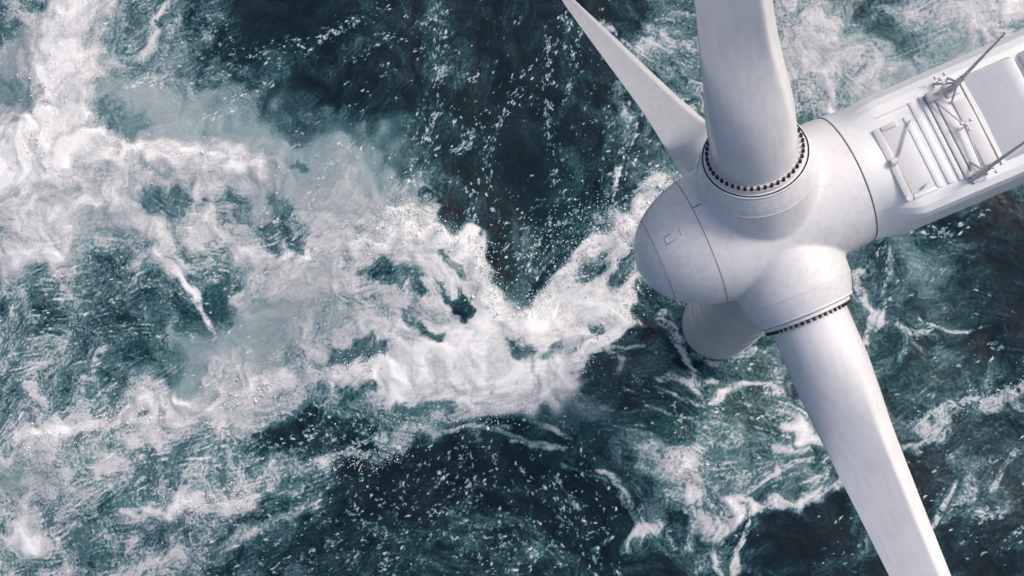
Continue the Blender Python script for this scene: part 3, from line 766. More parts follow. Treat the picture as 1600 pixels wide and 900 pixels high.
# drawn foam: ragged bands, lines and the holes between them
HEAP = sst(0.45, 0.95, S)
rag = 0.55 * B2 + 0.35 * B3 + 0.15 * B4
def lay(items, mode):
    for hw, val, soft, pts in items:
        m = hw * 2.2 + 1.6
        sl = window(min(p[0] for p in pts) - m, max(p[0] for p in pts) + m, min(p[1] for p in pts) - m, max(p[1] for p in pts) + m)
        if X[sl].size == 0:
            continue
        k = min(1.0, hw / 0.55)
        xw = X[sl] + k * (XW[sl] - X[sl]); yw = Y[sl] + k * (YW[sl] - Y[sl])
        d = poly_dist(xw, yw, pts) + (0.10 + 0.14 * soft) * hw * rag[sl]
        pr = 1.0 - sst(hw * (1 - 0.75 * soft), hw * (1 + 0.9 * soft) + 0.05, d)
        cur = S[sl]
        if mode > 0:
            if hw > 0.62:
                HEAP[sl] = np.maximum(HEAP[sl], val * np.exp(-(d / (1.7 * hw)) ** 2))
            if hw < 0.5:                     # thin lines fray and break up
                pr = pr * np.clip(0.98 + 0.34 * B1[sl] + 0.28 * B2[sl] + 0.22 * B4[sl], 0.15, 1)
            S[sl] = cur + np.maximum(val - cur, 0) * pr * (0.80 + 0.20 * np.clip(0.5 + 0.6 * T2[sl], 0, 1))
        else:
            S[sl] = cur + (val - cur) * pr * (1.0 if val < cur.mean() else 0.9)
lay(CLEAR, -1)
lay(FOAM, 1)
lay(HOLES, -1)
DRAWN = S.copy()
HEAP = np.clip(HEAP, 0, 1)

# froth texture: strongest where water and foam are half mixed
mid = np.clip(1 - np.abs(S - 0.45) / 0.45, 0, 1) ** 0.75
det = 1 - 0.8 * MIST
S = S + mid * det * (0.10 * FBM + 0.17 * (RG1 - 0.36) + 0.10 * (RG2 - 0.36) + 0.14 * (RG0 - 0.36))
top = sst(0.62, 0.85, DRAWN)
S = S + top * (0.04 * B0 + 0.05 * B1 + 0.035 * B2 + 0.018 * B3 + 0.05 * (RG1 - 0.3) + 0.04 * (RG2 - 0.3) + 0.01 * T3 + 0.006 * GR)
dark = 1 - sst(0.10, 0.34, DRAWN)
S = S + dark * det * (0.016 * T1 + 0.012 * T2 + 0.012 * T3 + 0.02 * B1 + 0.02 * B0 + 0.02 * (RG2 - .36))

# draw the froth out along the drift: average along short stream lines
FT = 0.5 * theta2 + 0.26 * ns(X, Y, 13.0, 2, 71, 12) + 0.12 * ns(X, Y, 4.5, 1, 5, 72)
FDX, FDY = np.cos(FT), np.sin(FT)
NXG, NYG = len(XS), len(YS)
def pull(field, n, step=1.25):
    acc = field.copy(); cnt = 1.0
    ii0, jj0 = np.meshgrid(np.arange(NXG, dtype=np.float32), np.arange(NYG, dtype=np.float32))
    for sgn in (1.0, -1.0):
        pi, pj = ii0.copy(), jj0.copy()
        dxp, dyp = sgn * FDX, sgn * FDY
        for k in range(n):
            pi += step * dxp; pj += step * dyp
            np.clip(pi, 0, NXG - 1.01, out=pi); np.clip(pj, 0, NYG - 1.01, out=pj)
            a = (pi + 0.5).astype(np.int32); b = (pj + 0.5).astype(np.int32)
            nx_, ny_ = FDX[b, a], FDY[b, a]
            sg = np.sign(nx_ * dxp + ny_ * dyp); sg[sg == 0] = 1
            dxp, dyp = nx_ * sg, ny_ * sg
            w = 1 - 0.7 * k / n
            acc += w * field[b, a]; cnt += w
    return acc / cnt
hf = rng.standard_normal(X.shape).astype(np.float32)
hf = (hf + np.roll(hf, 1, 0) + np.roll(hf, 1, 1) + np.roll(np.roll(hf, 1, 0), 1, 1)) * 0.5
st1 = pull(hf, 9)
st1 /= st1.std()
st2 = pull(ns(X, Y, 0.55, 1, 9, 9), 14)
st2 /= st2.std()
Sp = pull(S, 7)
patch = np.clip(0.5 + 0.45 * ns(X, Y, 6.0, 3, 31, 44) + 0.3 * B2, 0, 1)
keep_ = (0.20 + 0.35 * patch) * (1 - 0.6 * MIST)
S = S * (1 - keep_) + Sp * keep_
mid2 = np.clip(1 - np.abs(S - 0.46) / 0.46, 0, 1) ** 0.8
S = S + mid2 * (1 - 0.75 * MIST) * (0.15 + 0.85 * patch) * (0.026 * st1 + 0.034 * st2) + top * patch * (0.010 * st1 + 0.016 * st2) + dark * (1 - 0.6 * MIST) * (0.005 * st1 + 0.006 * st2)
S = S + mid2 * (1 - 0.75 * MIST) * (0.050 * B3 + 0.045 * B4 + 0.02 * GR) + top * (0.012 * B4 + 0.008 * GR)
torn = np.clip(st2 * 0.7 + 0.5 * st1 - 0.9, 0, 1.4)
S = S + 0.18 * patch * torn * sst(0.15, 0.34, DRAWN) * (1 - sst(0.55, 0.8, DRAWN)) * (1 - MIST)

# torn edges: foam and water part company instead of blending evenly
edge = 0.345 + 0.52 * sst(0.44, 0.73, S)
kk = 0.55 * (1 - MIST) * sst(0.30, 0.42, S) * (1 - sst(0.80, 0.92, S))
S = S * (1 - kk) + edge * kk

# flecks of foam
fx, fy, fa, fe, fs = [], [], [], [], []
for (x, y, rx, ry, rot, n, ang, el, sz) in FLECKS:
    n = int(n * 1.15)
    m_ = max(1, n // 6)                                  # seeds; each trails a short line of drops
    q = np.abs(rng.standard_normal(m_)) ** 0.85 * np.sign(rng.standard_normal(m_)) * 0.66
    w = rng.standard_normal(m_) * 0.66
    c, s_ = math.cos(rot), math.sin(rot)
    a0 = R(ang) + rng.normal(0, 0.30, m_)
    bend_ = rng.normal(0, 0.25, m_)
    k_ = rng.integers(0, m_, n)
    tt = rng.laplace(0, 0.55, n)
    aa = a0[k_] + bend_[k_] * tt
    px_ = x + q[k_] * rx * c - w[k_] * ry * s_ + tt * np.cos(aa) + rng.normal(0, 0.16, n)
    py_ = y + q[k_] * rx * s_ + w[k_] * ry * c + tt * np.sin(aa) + rng.normal(0, 0.16, n)
    fx.append(px_); fy.append(py_)
    fa.append(aa + rng.normal(0, 0.25, n)); fe.append(el * np.exp(rng.normal(0, 0.25, n))); fs.append(0.60 * sz * np.clip(np.exp(rng.normal(0, 0.55, n)), 0.35, 2.6))
for (n, jit, sz, pts) in CHAINS:
    n = int(n * 2.2)
    pts = np.array(pts); sg = np.hypot(*(pts[1:] - pts[:-1]).T); cum = np.concatenate([[0], np.cumsum(sg)])
    t = rng.random(n) * cum[-1]; k = np.clip(np.searchsorted(cum, t) - 1, 0, len(sg) - 1)
    f = ((t - cum[k]) / sg[k])[:, None]
    p = pts[k] * (1 - f) + pts[k + 1] * f + rng.standard_normal((n, 2)) * jit
    dv = pts[k + 1] - pts[k]
    fx.append(p[:, 0]); fy.append(p[:, 1]); fa.append(np.arctan2(dv[:, 1], dv[:, 0]) + rng.normal(0, 0.35, n)); fe.append(1.9 * np.exp(rng.normal(0, 0.3, n))); fs.append(0.66 * sz * np.clip(np.exp(rng.normal(0, 0.5, n)), 0.4, 2.3))
n = 3500                                                  # loose flecks everywhere, and over the sea beyond
fx.append(rng.uniform(-86, 40, n)); fy.append(rng.uniform(-31, 46, n)); fa.append(rng.normal(0.3, 0.5, n)); fe.append(1.7 * np.exp(rng.normal(0, 0.3, n))); fs.append(0.8 * np.exp(rng.normal(0, 0.35, n)))
fx, fy, fa, fe, fs = map(np.concatenate, (fx, fy, fa, fe, fs))
fx = fx.astype(np.float32); fy = fy.astype(np.float32)
clump = 0.8 * ns(fx, fy, 3.0, 0, 8, 3) + 0.8 * ns(fx, fy, 1.1, 1) + 0.4 * rng.standard_normal(len(fx))
keep = (clump > -0.1) & (fx > -85) & (fx < 39) & (fy > -30) & (fy < 45)
loose = np.arange(len(fx)) >= len(fx) - n
keep &= ~loose | (ns(fx, fy, 6.0, 2) > 0.9)
fx, fy, fa, fe, fs = (q[keep] for q in (fx, fy, fa, fe, fs))
fv = np.clip(0.26 + 0.95 * rng.random(len(fx)) ** 1.2, 0.15, 1.2)
fw = 0.088 * fs / np.sqrt(fe); fl = fw * fe * 1.5
ci = np.clip(np.round((fx - XS[NX0]) / STEP).astype(int) + NX0, 0, len(XS) - 1)
cj = np.clip(np.round((fy - YS[NY0]) / STEP).astype(int) + NY0, 0, len(YS) - 1)
FL = np.zeros_like(X)
ca, sa = np.cos(fa), np.sin(fa)
for dj in range(-4, 5):
    for di in range(-4, 5):
        j = cj + dj; i = ci + di
        dx = XS[i] - fx; dy = YS[j] - fy
        bend = 1.6 * (dx * ca + dy * sa) ** 2
        u = (dx * ca + dy * sa) / fl; v = (-dx * sa + dy * ca + bend * np.sin(fx * 37)) / fw
        val = fv * np.clip(1.5 - 1.1 * (u * u + v * v), 0, 1)
        np.maximum.at(FL, (j, i), val.astype(np.float32))
FL *= 0.75 + 0.25 * np.clip(0.6 + .5 * B3, 0, 1)
S = np.maximum(S, S + (0.97 - S) * np.clip(FL, 0, 1) * 0.95)
S = np.clip(S, 0.0, 1.0)

# greener tint in patches of the water
TINT = 0.02 + 0.10 * ns(X, Y, 14.0, 1)
for (gx, gy, gr) in GREEN:
    TINT += 0.42 * np.exp(-((X - gx) ** 2 + (Y - gy) ** 2) / (gr * gr))
TINT = np.clip(TINT, 0, 1)

# surface height: swell, crests, heaped foam, ripples
Z = 0.32 * ns(X, Y, 34.0, 0, 3, 3) + 0.08 * ns(X, Y, 17.0, 1, 13, 3) + 0.03 * ns(X + .4 * wax, Y + .4 * way, 7.0, 2)
for hw, hgt, pts in CRESTS:
    hw *= 1.6; hgt *= 0.55
    m = hw * 3
    sl = window(min(p[0] for p in pts) - m, max(p[0] for p in pts) + m, min(p[1] for p in pts) - m, max(p[1] for p in pts) + m)
    d = poly_dist(X[sl] + 0.7 * wax[sl] + .1 * wbx[sl], Y[sl] + 0.7 * way[sl] + .1 * wby[sl], pts)
    Z[sl] += hgt * np.exp(-(d / hw) ** 2)
frothy = sst(0.3, 0.8, DRAWN)
Z += 0.008 * sst(0.25, 0.95, S) + 0.22 * HEAP + frothy * (0.05 * B1 + 0.012 * B2 + 0.002 * B3 + 0.006 * RG1)
calm = 1 - frothy
Z += calm * (0.005 * T1 + 0.002 * T2 + 0.010 * B1 + 0.004 * B2)
fade = 1 / (1 + np.maximum(far_d - 8, 0) / 40)
Z = Z * fade

def sea_material():
    m = bpy.data.materials.new('storm_sea')
    nt, N, L, p = nodes_of(m)
    at = N.new('ShaderNodeAttribute'); at.attribute_name = 'foam'
    ti = N.new('ShaderNodeAttribute'); ti.attribute_name = 'tint'
    geo = N.new('ShaderNodeNewGeometry')
    fn = N.new('ShaderNodeTexNoise'); fn.inputs['Scale'].default_value = 5.5; fn.inputs['Detail'].default_value = 4; fn.inputs['Roughness'].default_value = 0.6; fn.inputs['Distortion'].default_value = 0.6
    L.new(geo.outputs['Position'], fn.inputs['Vector'])
    # fine froth break-up
    sub = N.new('ShaderNodeMath'); sub.operation = 'SUBTRACT'; sub.inputs[1].default_value = 0.5
    L.new(fn.outputs['Fac'], sub.inputs[0])
    mul = N.new('ShaderNodeMath'); mul.operation = 'MULTIPLY'; mul.inputs[1].default_value = 0.10
    L.new(sub.outputs[0], mul.inputs[0])
    add = N.new('ShaderNodeMath'); add.operation = 'ADD'; add.use_clamp = True
    L.new(at.outputs['Fac'], add.inputs[0]); L.new(mul.outputs[0], add.inputs[1])
    def ramp(stops):
        r = N.new('ShaderNodeValToRGB')
        cr = r.color_ramp
        cr.elements[0].position = stops[0][0]; cr.elements[0].color = (*stops[0][1], 1)
        cr.elements[1].position = stops[-1][0]; cr.elements[1].color = (*stops[-1][1], 1)
        for pos, c in stops[1:-1]:
            e = cr.elements.new(pos); e.color = (*c, 1)
        L.new(add.outputs[0], r.inputs['Fac'])
        return r
    grey = ramp([(0.0, (0.005, 0.012, 0.016)), (0.11, (0.009, 0.023, 0.031)), (0.22, (0.020, 0.053, 0.064)), (0.33, (0.050, 0.106, 0.121)), (0.44, (0.110, 0.186, 0.203)),
                 (0.55, (0.208, 0.284, 0.300)), (0.66, (0.305, 0.350, 0.363)), (0.78, (0.48, 0.478, 0.483)), (0.89, (0.65, 0.638, 0.635)), (1.0, (0.83, 0.81, 0.79))])
    green = ramp([(0.0, (0.004, 0.017, 0.020)), (0.11, (0.007, 0.034, 0.039)), (0.22, (0.013, 0.074, 0.077)), (0.33, (0.040, 0.118, 0.118)), (0.44, (0.090, 0.185, 0.183)),
                  (0.55, (0.18, 0.268, 0.265)), (0.66, (0.30, 0.355, 0.355)), (0.78, (0.48, 0.478, 0.483)), (0.89, (0.65, 0.638, 0.635)), (1.0, (0.83, 0.81, 0.79))])
    mx = N.new('ShaderNodeMix'); mx.data_type = 'RGBA'
    L.new(ti.outputs['Fac'], mx.inputs['Factor']); L.new(grey.outputs['Color'], mx.inputs['A']); L.new(green.outputs['Color'], mx.inputs['B'])
    L.new(mx.outputs['Result'], p.inputs['Base Color'])
    rg = N.new('ShaderNodeMapRange'); rg.inputs['From Min'].default_value = 0.25; rg.inputs['From Max'].default_value = 0.75
    rg.inputs['To Min'].default_value = 0.22; rg.inputs['To Max'].default_value = 0.85
    L.new(add.outputs[0], rg.inputs['Value']); L.new(rg.outputs['Result'], p.inputs['Roughness'])
    p.inputs['IOR'].default_value = 1.333
    bn = N.new('ShaderNodeTexNoise'); bn.inputs['Scale'].default_value = 3.2; bn.inputs['Detail'].default_value = 5; bn.inputs['Distortion'].default_value = 0.8
    L.new(geo.outputs['Position'], bn.inputs['Vector'])
    b = N.new('ShaderNodeBump'); b.inputs['Strength'].default_value = 0.25; b.inputs['Distance'].default_value = 0.010
    L.new(bn.outputs['Fac'], b.inputs['Height']); L.new(b.outputs['Normal'], p.inputs['Normal'])
    return m

def grid_mesh(name, x, y, z, attrs):
    h, w = x.shape
    me = bpy.data.meshes.new(name)
    co = np.stack([x, y, z], -1).astype(np.float32).reshape(-1)
    me.vertices.add(h * w); me.vertices.foreach_set('co', co)
    idx = np.arange(h * w, dtype=np.int32).reshape(h, w)
    q = np.stack([idx[:-1, :-1], idx[:-1, 1:], idx[1:, 1:], idx[1:, :-1]], -1).reshape(-1)
    nf = (h - 1) * (w - 1)
    me.loops.add(nf * 4); me.loops.foreach_set('vertex_index', q)
    me.polygons.add(nf)
    me.polygons.foreach_set('loop_start', np.arange(0, nf * 4, 4, dtype=np.int32))
    me.polygons.foreach_set('use_smooth', np.ones(nf, dtype=bool))
    me.update(calc_edges=True)
    for k, v in attrs.items():
        a = me.attributes.new(k, 'FLOAT', 'POINT')
        a.data.foreach_set('value', v.astype(np.float32).reshape(-1))
    return me

sea_me = grid_mesh('sea', X, Y, Z, {'foam': S, 'tint': TINT})
sea = bpy.data.objects.new('sea', sea_me)
col.objects.link(sea)
sea_me.materials.append(sea_material())
sea['kind'] = 'structure'
sea['label'] = 'dark teal stormy sea with white breaking foam'

# spray torn off the breaking crests: thousands of small drops in the air
def height_at(x, y):
    i = np.clip(np.searchsorted(XS, x), 0, len(XS) - 1); j = np.clip(np.searchsorted(YS, y), 0, len(YS) - 1)
    return Z[j, i]
dx_, dy_ = [], []
for (n, jit, pts) in SPRAY:
    pts = np.array(pts); sg = np.hypot(*(pts[1:] - pts[:-1]).T); cum = np.concatenate([[0], np.cumsum(sg)])
    t = rng.random(n) * cum[-1]; k = np.clip(np.searchsorted(cum, t) - 1, 0, len(sg) - 1); f = ((t - cum[k]) / sg[k])[:, None]
    p = pts[k] * (1 - f) + pts[k + 1] * f + rng.laplace(0, jit, (n, 2))
    dx_.append(p[:, 0]); dy_.append(p[:, 1])
dx_ = np.concatenate(dx_); dy_ = np.concatenate(dy_)
nd = len(dx_)
dr = 0.040 * np.exp(rng.normal(0, 0.45, nd))
dz = height_at(dx_, dy_) + 0.05 + rng.exponential(0.45, nd)
octa = np.array([(1, 0, 0), (-1, 0, 0), (0, 1, 0), (0, -1, 0), (0, 0, 1), (0, 0, -1)], float)
of = np.array([(0, 2, 4), (2, 1, 4), (1, 3, 4), (3, 0, 4), (2, 0, 5), (1, 2, 5), (3, 1, 5), (0, 3, 5)])
stretch = rng.uniform(0.7, 1.6, (nd, 1, 3))
dv_ = (octa[None] * dr[:, None, None] * stretch + np.stack([dx_, dy_, dz], -1)[:, None]).reshape(-1, 3)
df_ = (of[None] + 6 * np.arange(nd)[:, None, None]).reshape(-1, 3)
sp_me = bpy.data.meshes.new('sea_spray'); sp_me.from_pydata(dv_.tolist(), [], df_.tolist())
spray = link('sea_spray', sp_me, None)
sm_ = bpy.data.materials.new('spray_water'); nt_, N_, L_, p_ = nodes_of(sm_)
sn_ = N_.new('ShaderNodeTexNoise'); sn_.inputs['Scale'].default_value = 0.8
sr_ = N_.new('ShaderNodeValToRGB'); sr_.color_ramp.elements[0].color = (0.82, 0.83, 0.83, 1); sr_.color_ramp.elements[1].color = (0.92, 0.92, 0.92, 1)
sg_ = N_.new('ShaderNodeNewGeometry'); L_.new(sg_.outputs['Position'], sn_.inputs['Vector']); L_.new(sn_.outputs['Fac'], sr_.inputs['Fac']); L_.new(sr_.outputs['Color'], p_.inputs['Base Color'])
p_.inputs['Roughness'].default_value = 0.5
sp_me.materials.append(sm_)
spray['kind'] = 'stuff'
spray['label'] = 'white spray drops flying off the breaking wave crests'
spray['category'] = 'spray'

# ---------------------------------------------------------------- the wind turbine
HUB_H, YAW, TOWER_X = 65.0, 22.565, 3.0
AZ = [-23.837, -23.837 + 120.0, -23.837 + 240.0]
turbine = bpy.data.objects.new('wind_turbine', None)
col.objects.link(turbine)
turbine.empty_display_size = 4
yr = R(YAW)
turbine.location = (TOWER_X * math.cos(yr), TOWER_X * math.sin(yr), 0.0)
turbine.rotation_euler = (0, 0, yr)
turbine['label'] = 'white three-bladed offshore wind turbine towering over foaming sea'
turbine['category'] = 'wind turbine'

# tower, from below the waterline to the nacelle floor, with bolted section flanges
bm = bmesh.new()
TR = [(-8, 3.7), (0, 3.66), (9, 3.6), (14, 3.5), (30, 3.1), (48, 2.6), (62.3, 2.05)]
revolve(bm, [(TR[0][0], 0.0)] + TR + [(TR[-1][0], 0.0)], 'Z', 96)
tower = bm_obj('tower', bm, M['tower'], turbine, True, 40)
def tower_r(z):
    return float(np.interp(z, [a for a, b in TR], [b for a, b in TR]))
for z in (2.6, 5.6, 8.6, 12.5, 18.0, 26.0, 36.0, 47.0):
    r = tower_r(z)
    bm = bmesh.new()
    revolve(bm, [(z - 0.22, r - 0.05), (z - 0.2, r + 0.045), (z + 0.2, r + 0.045), (z + 0.22, r - 0.05)], 'Z', 96, closed=True)
    bm_obj('flange', bm, M['tower'], tower, True, 40)

def hub_local(o, x=0.0, y=0.0, z=0.0):
    o.location = (x - TOWER_X, y, z + HUB_H)
    return o

# hub: body of revolution plus three collars, fused and filleted
HUB = [(-5.28, 0.0)]
for k in range(1, 40):                                   # blunt rounded nose
    q = 1 - (1 - k / 39) ** 2
    u = 1 - 0.998 * q
    HUB.append((-1.2 - 4.08 * u, 2.69 * (1 - u ** 2.2) ** 0.526))
for k in range(1, 17):
    q = k / 16
    HUB.append((-1.2 + 4.6 * q, 2.69 - 0.10 * q ** 3))
HUB += [(3.46, 2.40), (3.7, 2.3), (3.72, 0.0)]
HUB.sort()
def hub_r(x):
    return float(np.interp(x, [a for a, b in HUB], [b for a, b in HUB]))
RIM = 4.05
bm = bmesh.new()
revolve(bm, HUB, 'X', 96)
for az in AZ:
    b2 = bmesh.new()
    revolve(b2, [(0.4, 0.0), (0.4, 2.20), (2.6, 2.20), (3.2, 2.16), (3.5, 2.08), (RIM - 0.05, 1.90), (RIM - 0.05, 0.0)], 'Z', 80)
    bmesh.ops.recalc_face_normals(b2, faces=b2.faces[:])
    b2.transform(Matrix.Rotation(R(az), 4, 'X'))
    tmp = bpy.data.meshes.new('tmp'); b2.to_mesh(tmp); b2.free(); bm.from_mesh(tmp); bpy.data.meshes.remove(tmp)
hub = hub_local(bm_obj('hub', bm, M['white'], turbine))
rm = hub.modifiers.new('fuse', 'REMESH'); rm.mode = 'VOXEL'; rm.voxel_size = 0.065; rm.use_smooth_shade = True
sm = hub.modifiers.new('fillet', 'SMOOTH'); sm.factor = 0.5; sm.iterations = 2

def ring_seam(x, w=0.035, off=0.004, parent=hub, mat='seam'):
    r = hub_r(x)
    bm = bmesh.new()
    revolve(bm, [(x - w / 2, r - 0.06), (x - w / 2, r + off), (x + w / 2, r + off), (x + w / 2, r - 0.06)], 'X', 128, closed=True)
    return bm_obj('seam', bm, M[mat], parent, True, 40)
ring_seam(-4.4, 0.028); ring_seam(-2.62, 0.028)
ring_seam(3.37, 0.022, 0.02)

# joint bead round each collar
for az in AZ:
    bm = bmesh.new()
    revolve(bm, [(3.22, 2.0), (3.22, 2.165), (3.25, 2.165), (3.25, 2.0)], 'Z', 96, closed=True)
    bm.transform(Matrix.Rotation(R(az), 4, 'X'))
    bm_obj('collar_joint', bm, M['panel'], hub, True, 40)

# lifting eye plate and a short joint line on the spinner
def on_hub(x, t, lift=0.0):
    """point on the hub skin: t degrees round the axis from the top towards the near side"""
    r = hub_r(x) + lift
    return Vector((x, -r * math.sin(R(t)), r * math.cos(R(t))))
bm = bmesh.new()
for k in range(10):
    tube(bm, on_hub(-2.58 + 0.09 * k, -22), on_hub(-2.58 + 0.09 * (k + 1), -22), 0.02, seg=6)
bm_obj('joint_line', bm, M['seam'], hub)
bm = bmesh.new()
for a, b in (((-3.95, -12), (-3.35, -12)), ((-3.35, -12), (-3.35, -4)), ((-3.35, -4), (-3.95, -4)), ((-3.95, -4), (-3.95, -12))):
    tube(bm, on_hub(*a, 0.01), on_hub(*b, 0.01), 0.022, seg=6)
bm_obj('lifting_eye', bm, M['panel'], hub)

# blades
NSEC, NPT = 72, 72
def lerp_tab(tab, t):
    return float(np.interp(t, [a for a, b in tab], [b for a, b in tab]))
CHORD = [(4.0, 3.0), (5.0, 2.99), (6.5, 3.0), (8, 2.84), (9, 2.68), (12, 2.36), (16, 2.02), (20, 1.84), (28, 1.54), (36, 1.22), (44, 0.88), (47, 0.68), (48.3, 0.42), (48.8, 0.12)]
THICK = [(4.0, 1.0), (5.2, 1.0), (7.0, 0.80), (9.0, 0.56), (12, 0.46), (16, 0.38), (24, 0.26), (36, 0.21), (48, 0.18), (49, 0.18)]
TWIST = [(4, 6), (9, 6), (14, 4), (22, 2), (34, 0), (48, -2)]
BLEND = [(4, 0.0), (5.0, 0.0), (10.5, 1.0), (50, 1.0)]
def section(t):
    c, th, tw, bl = (lerp_tab(q, t) for q in (CHORD, THICK, TWIST, BLEND))
    bl = bl * bl * (3 - 2 * bl)
    pts = []
    for k in range(NPT):
        a = 2 * math.pi * k / NPT
        cx, cy = 0.5 * math.cos(a), 0.5 * math.sin(a)
        xx = 0.5 - cx                                    # 0 at the leading edge
        q = (xx / 0.22) ** 0.72 if xx < 0.22 else 1 - 0.94 * ((xx - 0.22) / 0.78) ** 1.05
        ay = 0.5 * th * q * (1.0 if cy >= 0 else -0.9) + 0.06 * (xx - xx * xx)
        ax = 0.465 - xx
        px = cx * (1 - bl) + ax * bl
        py = cy * (1 - bl) + ay * bl
        pts.append((px * c, py * c))
    ct, st = math.cos(R(tw)), math.sin(R(tw))
    pre = 0.0
    return [(x * ct - y * st, x * st + y * ct) for x, y in pts], pre
bm = bmesh.new()
rings = []
for i in range(NSEC):
    u = i / (NSEC - 1)
    t = 3.95 + (48.8 - 3.95) * (u ** 1.25)
    sec, pre = section(t)
    rings.append([bm.verts.new((x, y, t)) for x, y in sec])
for A, B in zip(rings, rings[1:]):
    for k in range(NPT):
        bm.faces.new((A[k], A[(k + 1) % NPT], B[(k + 1) % NPT], B[k]))
bm.faces.new(rings[0]); bm.faces.new(rings[-1])
bmesh.ops.recalc_face_normals(bm, faces=bm.faces[:])
blade_me = bpy.data.meshes.new('blade'); bm.to_mesh(blade_me); bm.free()

bm = bmesh.new()
revolve(bm, [(RIM - 0.2, 1.45), (RIM - 0.2, 1.925), (RIM, 1.90), (RIM + 0.015, 1.88), (RIM + 0.015, 1.45)], 'Z', 96, closed=True)
bmesh.ops.recalc_face_normals(bm, faces=bm.faces[:])
rim_me = bpy.data.meshes.new('collar_rim'); bm.to_mesh(rim_me); bm.free()
bm = bmesh.new()
revolve(bm, [(RIM - 0.015, 1.81), (RIM - 0.015, 1.86), (RIM + 0.03, 1.86), (RIM + 0.03, 1.81)], 'Z', 128, closed=True)
bmesh.ops.recalc_face_normals(bm, faces=bm.faces[:])
seal_me = bpy.data.meshes.new('rubber_seal'); bm.to_mesh(seal_me); bm.free()
bm = bmesh.new()
revolve(bm, [(RIM, 1.45), (RIM, 1.73), (RIM + 0.17, 1.73), (RIM + 0.19, 1.71), (RIM + 0.19, 1.45)], 'Z', 96, closed=True)
bmesh.ops.recalc_face_normals(bm, faces=bm.faces[:])
flange_me = bpy.data.meshes.new('root_flange'); bm.to_mesh(flange_me); bm.free()
bm = bmesh.new()
bmesh.ops.create_cone(bm, cap_ends=True, segments=6, radius1=0.066, radius2=0.06, depth=0.13)
bolt_me = bpy.data.meshes.new('bolt'); bm.to_mesh(bolt_me); bm.free()
blade_me.materials.append(M['blade']); rim_me.materials.append(M['white']); seal_me.materials.append(M['dark']); flange_me.materials.append(M['white']); bolt_me.materials.append(M['dark'])
NB = 46
for az in AZ:
    b = link('blade', blade_me, None, turbine)
    hub_local(b); b.rotation_euler = (R(az), 0, 0)
    es = b.modifiers.new('edges', 'EDGE_SPLIT'); es.split_angle = R(50)
    for nm, me in (('collar_rim', rim_me), ('rubber_seal', seal_me), ('root_flange', flange_me)):
        o = link(nm, me, None, b)
        es = o.modifiers.new('edges', 'EDGE_SPLIT'); es.split_angle = R(40)
    for k in range(NB):
        a = 2 * math.pi * k / NB
        o = link('bolt', bolt_me, None, b, smooth=False)
        o.location = (1.665 * math.cos(a), 1.665 * math.sin(a), RIM + 0.26)
        o.rotation_euler = (0, 0, a)

# nacelle
NY = -0.12
def nac_section(x):
    """rounded box cross-section; starts round at the hub"""
    k = min(1.0, max(0.0, (x - 3.42) / 1.5)); k = k * k * (3 - 2 * k)
    rear = max(0.0, (x - 13.0) / 3.0)
    pts = []
    box = [(-2.62, -1.2), (-2.60, 0.6), (-2.55, 1.95), (-2.44, 2.30), (-2.20, 2.43), (0.0, 2.46), (1.80, 2.43), (2.10, 2.22), (2.44, 1.60), (2.52, 0.6), (2.56, -1.2), (2.25, -2.3), (1.4, -2.6), (0, -2.65), (-1.4, -2.6), (-2.25, -2.3)]
    # resample the outline evenly so that the round end is truly round
    loop = box + [box[0]]
    cum = [0.0]
    for (a, b), (c, d) in zip(loop, loop[1:]):
        cum.append(cum[-1] + math.hypot(c - a, d - b))
    knots = sorted(set(cum[:-1] + [cum[-1] * q / 64 for q in range(64)]))
    r0 = 2.60
    for q in knots:
        y = float(np.interp(q, cum, [p[0] for p in loop])); z = float(np.interp(q, cum, [p[1] for p in loop]))
        a = math.atan2(z, y)
        yy = r0 * math.cos(a) * (1 - k) + y * k
        zz = r0 * math.sin(a) * (1 - k) + z * k
        pts.append((NY * k + yy * (1 - 0.12 * rear), zz * (1 - 0.05 * rear)))
    return pts
bm = bmesh.new()
xs = [3.40, 3.5, 3.65, 3.8, 3.95, 4.1, 4.25, 4.4, 4.55, 4.7, 4.92, 6, 8, 10, 12, 13, 14, 15, 15.6]
rings = [[bm.verts.new((x, y, z)) for y, z in nac_section(x)] for x in xs]
n = len(rings[0])
for A, B in zip(rings, rings[1:]):
    for k in range(n):
        bm.faces.new((A[k], A[(k + 1) % n], B[(k + 1) % n], B[k]))
bm.faces.new(rings[0]); bm.faces.new(rings[-1])
nacelle = hub_local(bm_obj('nacelle', bm, M['roof'], turbine))
bv = nacelle.modifiers.new('round', 'BEVEL'); bv.width = 0.10; bv.segments = 3; bv.limit_method = 'ANGLE'; bv.angle_limit = R(17)
wnm = nacelle.modifiers.new('wn', 'WEIGHTED_NORMAL')
T = 2.44                                                       # roof level above the hub axis
# roof hatch: frame bars, recessed lid, strut and handle
bar_obj('hatch_lid', nacelle, M['panel'], (4.66, 5.52, -1.78, 0.72, T - 0.03, T + 0.03), 0.01)
bar_obj('hatch_frame', nacelle, M['frame_shade'], (4.36, 4.62, -1.92, 0.92, T - 0.03, T + 0.10), 0.03)  # darker than the other bars: recess shade is in its paint
bar_obj('hatch_frame', nacelle, M['roof'], (5.54, 5.74, -1.92, 0.92, T - 0.03, T + 0.06), 0.03)
bar_obj('hatch_frame', nacelle, M['frame_shade'], (4.66, 5.22, 0.74, 0.92, T - 0.03, T + 0.09), 0.03)
bar_obj('hatch_frame', nacelle, M['roof'], (4.66, 5.52, -1.96, -1.80, T - 0.03, T + 0.06), 0.03)
bm = bmesh.new(); tube(bm, (4.70, -0.40, T + 0.12), (5.70, 0.72, T + 0.16), 0.035)
bm_obj('hatch_strut', bm, M['steel'], nacelle)
